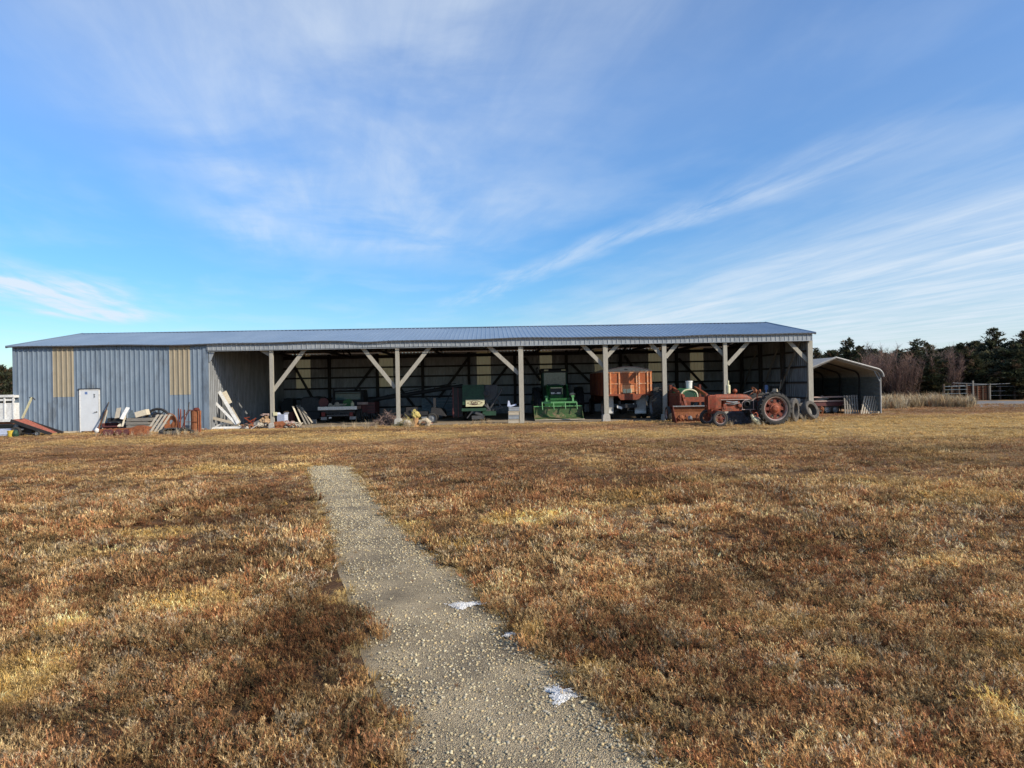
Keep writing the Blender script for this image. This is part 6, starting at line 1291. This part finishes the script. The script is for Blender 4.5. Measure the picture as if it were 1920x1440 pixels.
tallgrass('tall_grass', 'tall bleached dead grass between the carport and the cedars', (np.concatenate([bx, b2[0], b3[0]]), np.concatenate([by, b2[1], b3[1]])), .30, .85, 20, .026, .9, [[.48, .38, .23], [.40, .29, .16], [.54, .46, .31], [.33, .20, .11], [.36, .29, .20]])
ts = [(180 + random.uniform(0, 95), 818) for _ in range(22)] + [(275 + random.uniform(0, 60), 817) for _ in range(22)] + [(340 + random.uniform(0, 50), 815) for _ in range(12)] + [(1364 + random.uniform(-8, 12), 799) for _ in range(16)] + [(1410 + random.uniform(0, 25), 799.5) for _ in range(7)] + [(757 + random.uniform(0, 20), 802) for _ in range(18)] + [(random.uniform(880, 935), 796) for _ in range(30)] + [(random.uniform(1470, 1545), 792) for _ in range(14)] + [(random.uniform(560, 740), 803.5) for _ in range(20)]
gp = [ground(*t) for t in ts]
tallgrass('dry_grass', 'tufts of dry straw growing around the junk and tractor wheels', (np.array([p[0] for p in gp]), np.array([p[1] for p in gp])), .16, .42, 16, .014, .55)

# ---------------------------------------------------------------- trees
def leafmesh(name, tris, cols, mt):
    V = np.array(tris, float).reshape(-1, 3); return np_mesh(name, V, np.arange(len(V)).reshape(-1, 3), mt, np.repeat(np.array(cols, float), 3, 0))
def cedar(seed, H, Rr, dense=1.0, tops=1):
    rn = random.Random(seed); tris = []; cols = []; lead = [(0, 0, H, 1.0)] + [(rn.uniform(-.4, .4) * Rr, rn.uniform(-.4, .4) * Rr, H * rn.uniform(.72, .9), .55) for _ in range(tops)]
    br = MB(); br.tube([(0, 0, -.1), (.05, 0, H * .3), (0, .03, H * .7), (0, 0, H * .98)], [.16, .12, .06, .015], 7)
    hues = [(.050, .058, .030), (.072, .068, .034), (.042, .048, .032), (.105, .070, .042), (.14, .095, .060)]
    for lx, ly, lh, ls in lead:
        nb = int(170 * dense * ls)
        for b in range(nb):
            t = rn.random() ** .8; z = lh * (.03 + .96 * t); prof = (1 - t) ** .72 * (.6 + .6 * rn.random()) * Rr * ls * (.85 + .25 * math.sin(b * 1.7 + seed)) + .05; a = rn.random() * 6.283; up = .15 + .5 * t; L_ = prof
            p0 = Vector((lx * min(1, z / lh * 1.3), ly, z)); d = Vector((math.cos(a), math.sin(a), up)).normalized(); hue = rn.choice(hues[:3] if rn.random() < .72 else hues)
            if b % 3 == 0: br.tube([p0, p0 + d * L_ * .8], [.03, .008], 3, False)
            ns = int(10 + 62 * L_ / max(Rr, .1))
            for s_ in range(ns):
                q_ = rn.random() ** .6; c = p0 + d * (L_ * q_) + Vector((rn.gauss(0, .10), rn.gauss(0, .10), rn.gauss(0, .07) - .05 * q_)) * (1.2 - .6 * q_) * min(1, .25 + L_)
                dd = (d + Vector((rn.gauss(0, .6), rn.gauss(0, .6), rn.gauss(.25, .5)))).normalized(); l_ = rn.uniform(.11, .26) * min(1, .45 + L_); sdv = dd.cross(Vector((rn.random(), rn.random(), rn.random()))).normalized() * l_ * .22
                f = .7 + .7 * rn.random(); tris += [tuple(c - sdv), tuple(c + sdv), tuple(c + dd * l_)]; cols.append([w * f for w in hue])
    return leafmesh('crown', tris, cols, M['plant']), mesh_of('trunk', br, M['bark'])
def bare(seed, H, Rr, n=26, col=(.20, .13, .10)):
    rn = random.Random(seed); br = MB(); tris = []; cols = []
    for k in range(n):
        a = rn.random() * 6.283; l_ = rn.random() ** .5 * Rr; p = Vector((math.cos(a) * .6 * Rr * rn.random(), math.sin(a) * .6 * Rr * rn.random(), 0)); top = Vector((math.cos(a) * l_, math.sin(a) * l_, H * rn.uniform(.6, 1.0))); m_ = (p + top) / 2 + Vector((rn.gauss(0, .1), rn.gauss(0, .1), .1)); br.tube([p, m_, top], [.035, .022, .008], 4, False)
        for s_ in range(110):
            t = .04 + .96 * rn.random(); c = p.lerp(top, t) if t > .5 else p.lerp(m_, t * 2); dd = Vector((rn.gauss(0, .6), rn.gauss(0, .6), .5 + rn.random())).normalized(); L2 = rn.uniform(.25, .7); sdv = dd.cross(Vector((rn.random(), rn.random(), .1))).normalized() * .011
            e_ = c + dd * L2; f = .7 + .7 * rn.random(); tris += [tuple(c - sdv), tuple(c + sdv), tuple(e_)]; cols.append([w * f for w in col])
    return leafmesh('twigs', tris, cols, M['plant']), mesh_of('stems', br, M['bark'])
CED = [cedar(1, 5.0, 1.9, 1.0, 1), cedar(2, 4.2, 2.0, 1.05, 2), cedar(3, 5.6, 2.3, 1.2, 1), cedar(4, 3.6, 2.2, 1.0, 3)]
CEDH = [5.0, 4.2, 5.6, 3.6]
BAR = [bare(5, 3.6, 1.8, 30, (.19, .12, .095)), bare(6, 4.4, 1.6, 24, (.16, .125, .11))]; BARH = [3.6, 4.4]
def tree(kind, i, px, ytop, dist, label, wide=1.0, group=None):
    d = ray(px, 720); t = dist / d.y; x = d.x * t; zt = EYE + (ray(px, ytop).z) * dist / ray(px, ytop).y
    proto, Hs, names = (CED, CEDH, ('cedar_tree', 'crown', 'trunk')) if kind == 'c' else (BAR, BARH, ('bare_shrub', 'twigs', 'stems'))
    s_ = zt / Hs[i]; e = E(names[0], label, 'cedar' if kind == 'c' else 'shrub', (x, dist, 0), random.uniform(0, 6.28), group); e.scale = (s_ * wide, s_ * wide, s_)
    for nm_, me in zip(names[1:], proto[i]): o = bpy.data.objects.new(nm_, me); COL.objects.link(o); o.parent = e
GC, GB = 'cedars along the windbreak', 'bare shrubs along the windbreak'
for a in ((1865, 614, 62, 2, 'tallest dark cedar standing above the corral fence', 1.0), (1722, 635, 62, 0, 'pointed cedar right of the reddish bare shrubs', 1.15), (1740, 642, 66, 0, 'cedar close behind the right shoulder of the pointed cedar', 1.0), (1593, 633, 64, 0, 'pointed cedar above the carport ridge', .9), (1617, 648, 66, 1, 'broad reddish cedar above the right slope of the carport', 1.0),
    (1806, 643, 63, 1, 'broad cedar left of the tallest cedar', 1.1), (1830, 640, 66, 3, 'dark cedar tucked left behind the tallest cedar', 1.2), (1905, 640, 64, 1, 'wide dark cedar at the right edge below the tallest one', 1.2), (1925, 618, 60, 2, 'tall cedar cut by the right edge of the view', 1.0), (1955, 640, 62, 3, 'cedar just outside beyond the right edge cedar', 1.1), (1770, 654, 67, 3, 'low cedar between the pointed cedar and the broad one', 1.1),
    (1640, 655, 68, 3, 'low dark cedar right behind the broad reddish cedar', 1.0), (1563, 657, 70, 3, 'low cedar just left of the pointed cedar above the carport', 1.0), (1530, 652, 60, 1, 'cedar peeking out beside the right gable of the shed', .7), (1700, 660, 69, 3, 'low dark cedar behind the bare shrubs', 1.1), (1745, 668, 58, 3, 'dark cedar skirting the foot of the pointed cedar', 1.2), (1790, 668, 59, 3, 'low bushy cedar behind the rusty cattle chute', 1.2), (1845, 662, 58, 3, 'bushy cedar below the tallest cedar', 1.3), (1890, 664, 58, 3, 'bushy cedar behind the right end of the corral fence', 1.3), (1672, 676, 60, 3, 'lowest dark cedar beside the carport leg', 1.1), (1655, 662, 72, 3, 'far cedar filling the gap behind the tall thin bare shrub', 1.5), (1690, 655, 73, 1, 'far cedar filling the gap left of the pointed cedar', 1.5), (1785, 650, 72, 3, 'far cedar filling the gap behind the cattle chute', 1.5), (1820, 655, 57, 1, 'cedar right behind the overhead poles of the chute', 1.2), (1870, 650, 57, 1, 'cedar in front of the tallest cedar by the fence', 1.3), (1910, 655, 56, 3, 'low cedar at the right edge by the fence', 1.4)):
    tree('c', a[3], a[0], a[1], a[2], a[4], a[5] * 1.18, GC)
for a in ((1662, 656, 60, 0, 'reddish bare shrub beside the right eave of the carport'), (1680, 664, 58, 0, 'reddish bare shrub between carport and pointed cedar'), (1650, 645, 64, 1, 'tall thin bare shrub rising behind the carport eave'), (1760, 646, 60, 1, 'tall grey bare shrub right of the pointed cedar'), (1775, 660, 57, 0, 'reddish bare shrub in front of the low cedar gap'), (1628, 668, 57, 0, 'reddish bare shrub just above the right carport slope'), (1696, 672, 56, 0, 'reddish bare shrub touching the left side of the pointed cedar')):
    tree('b', a[3], a[0], a[1], a[2], a[4], 1.0, GB)
for a in ((4, 684, 62, 1, 'reddish cedar at the left edge above the white trailer', 1.1), (22, 688, 66, 0, 'cedar touching the left gable of the shed', 1.1), (-30, 680, 64, 2, 'cedar beyond the left edge of the view', 1.0), (13, 700, 58, 3, 'low cedar behind the white trailer at the left edge', 1.3)):
    tree('c', a[3], a[0], a[1], a[2], a[4], a[5], 'cedars left of the shed')
bxx = band(-60, 27, 756, 766, 200); tallgrass('tall_grass', 'tall tan dead grass behind the white trailer at the left edge', bxx, 1.0, 1.7, 16, .035, .4, [[.45, .32, .18], [.38, .26, .15]])
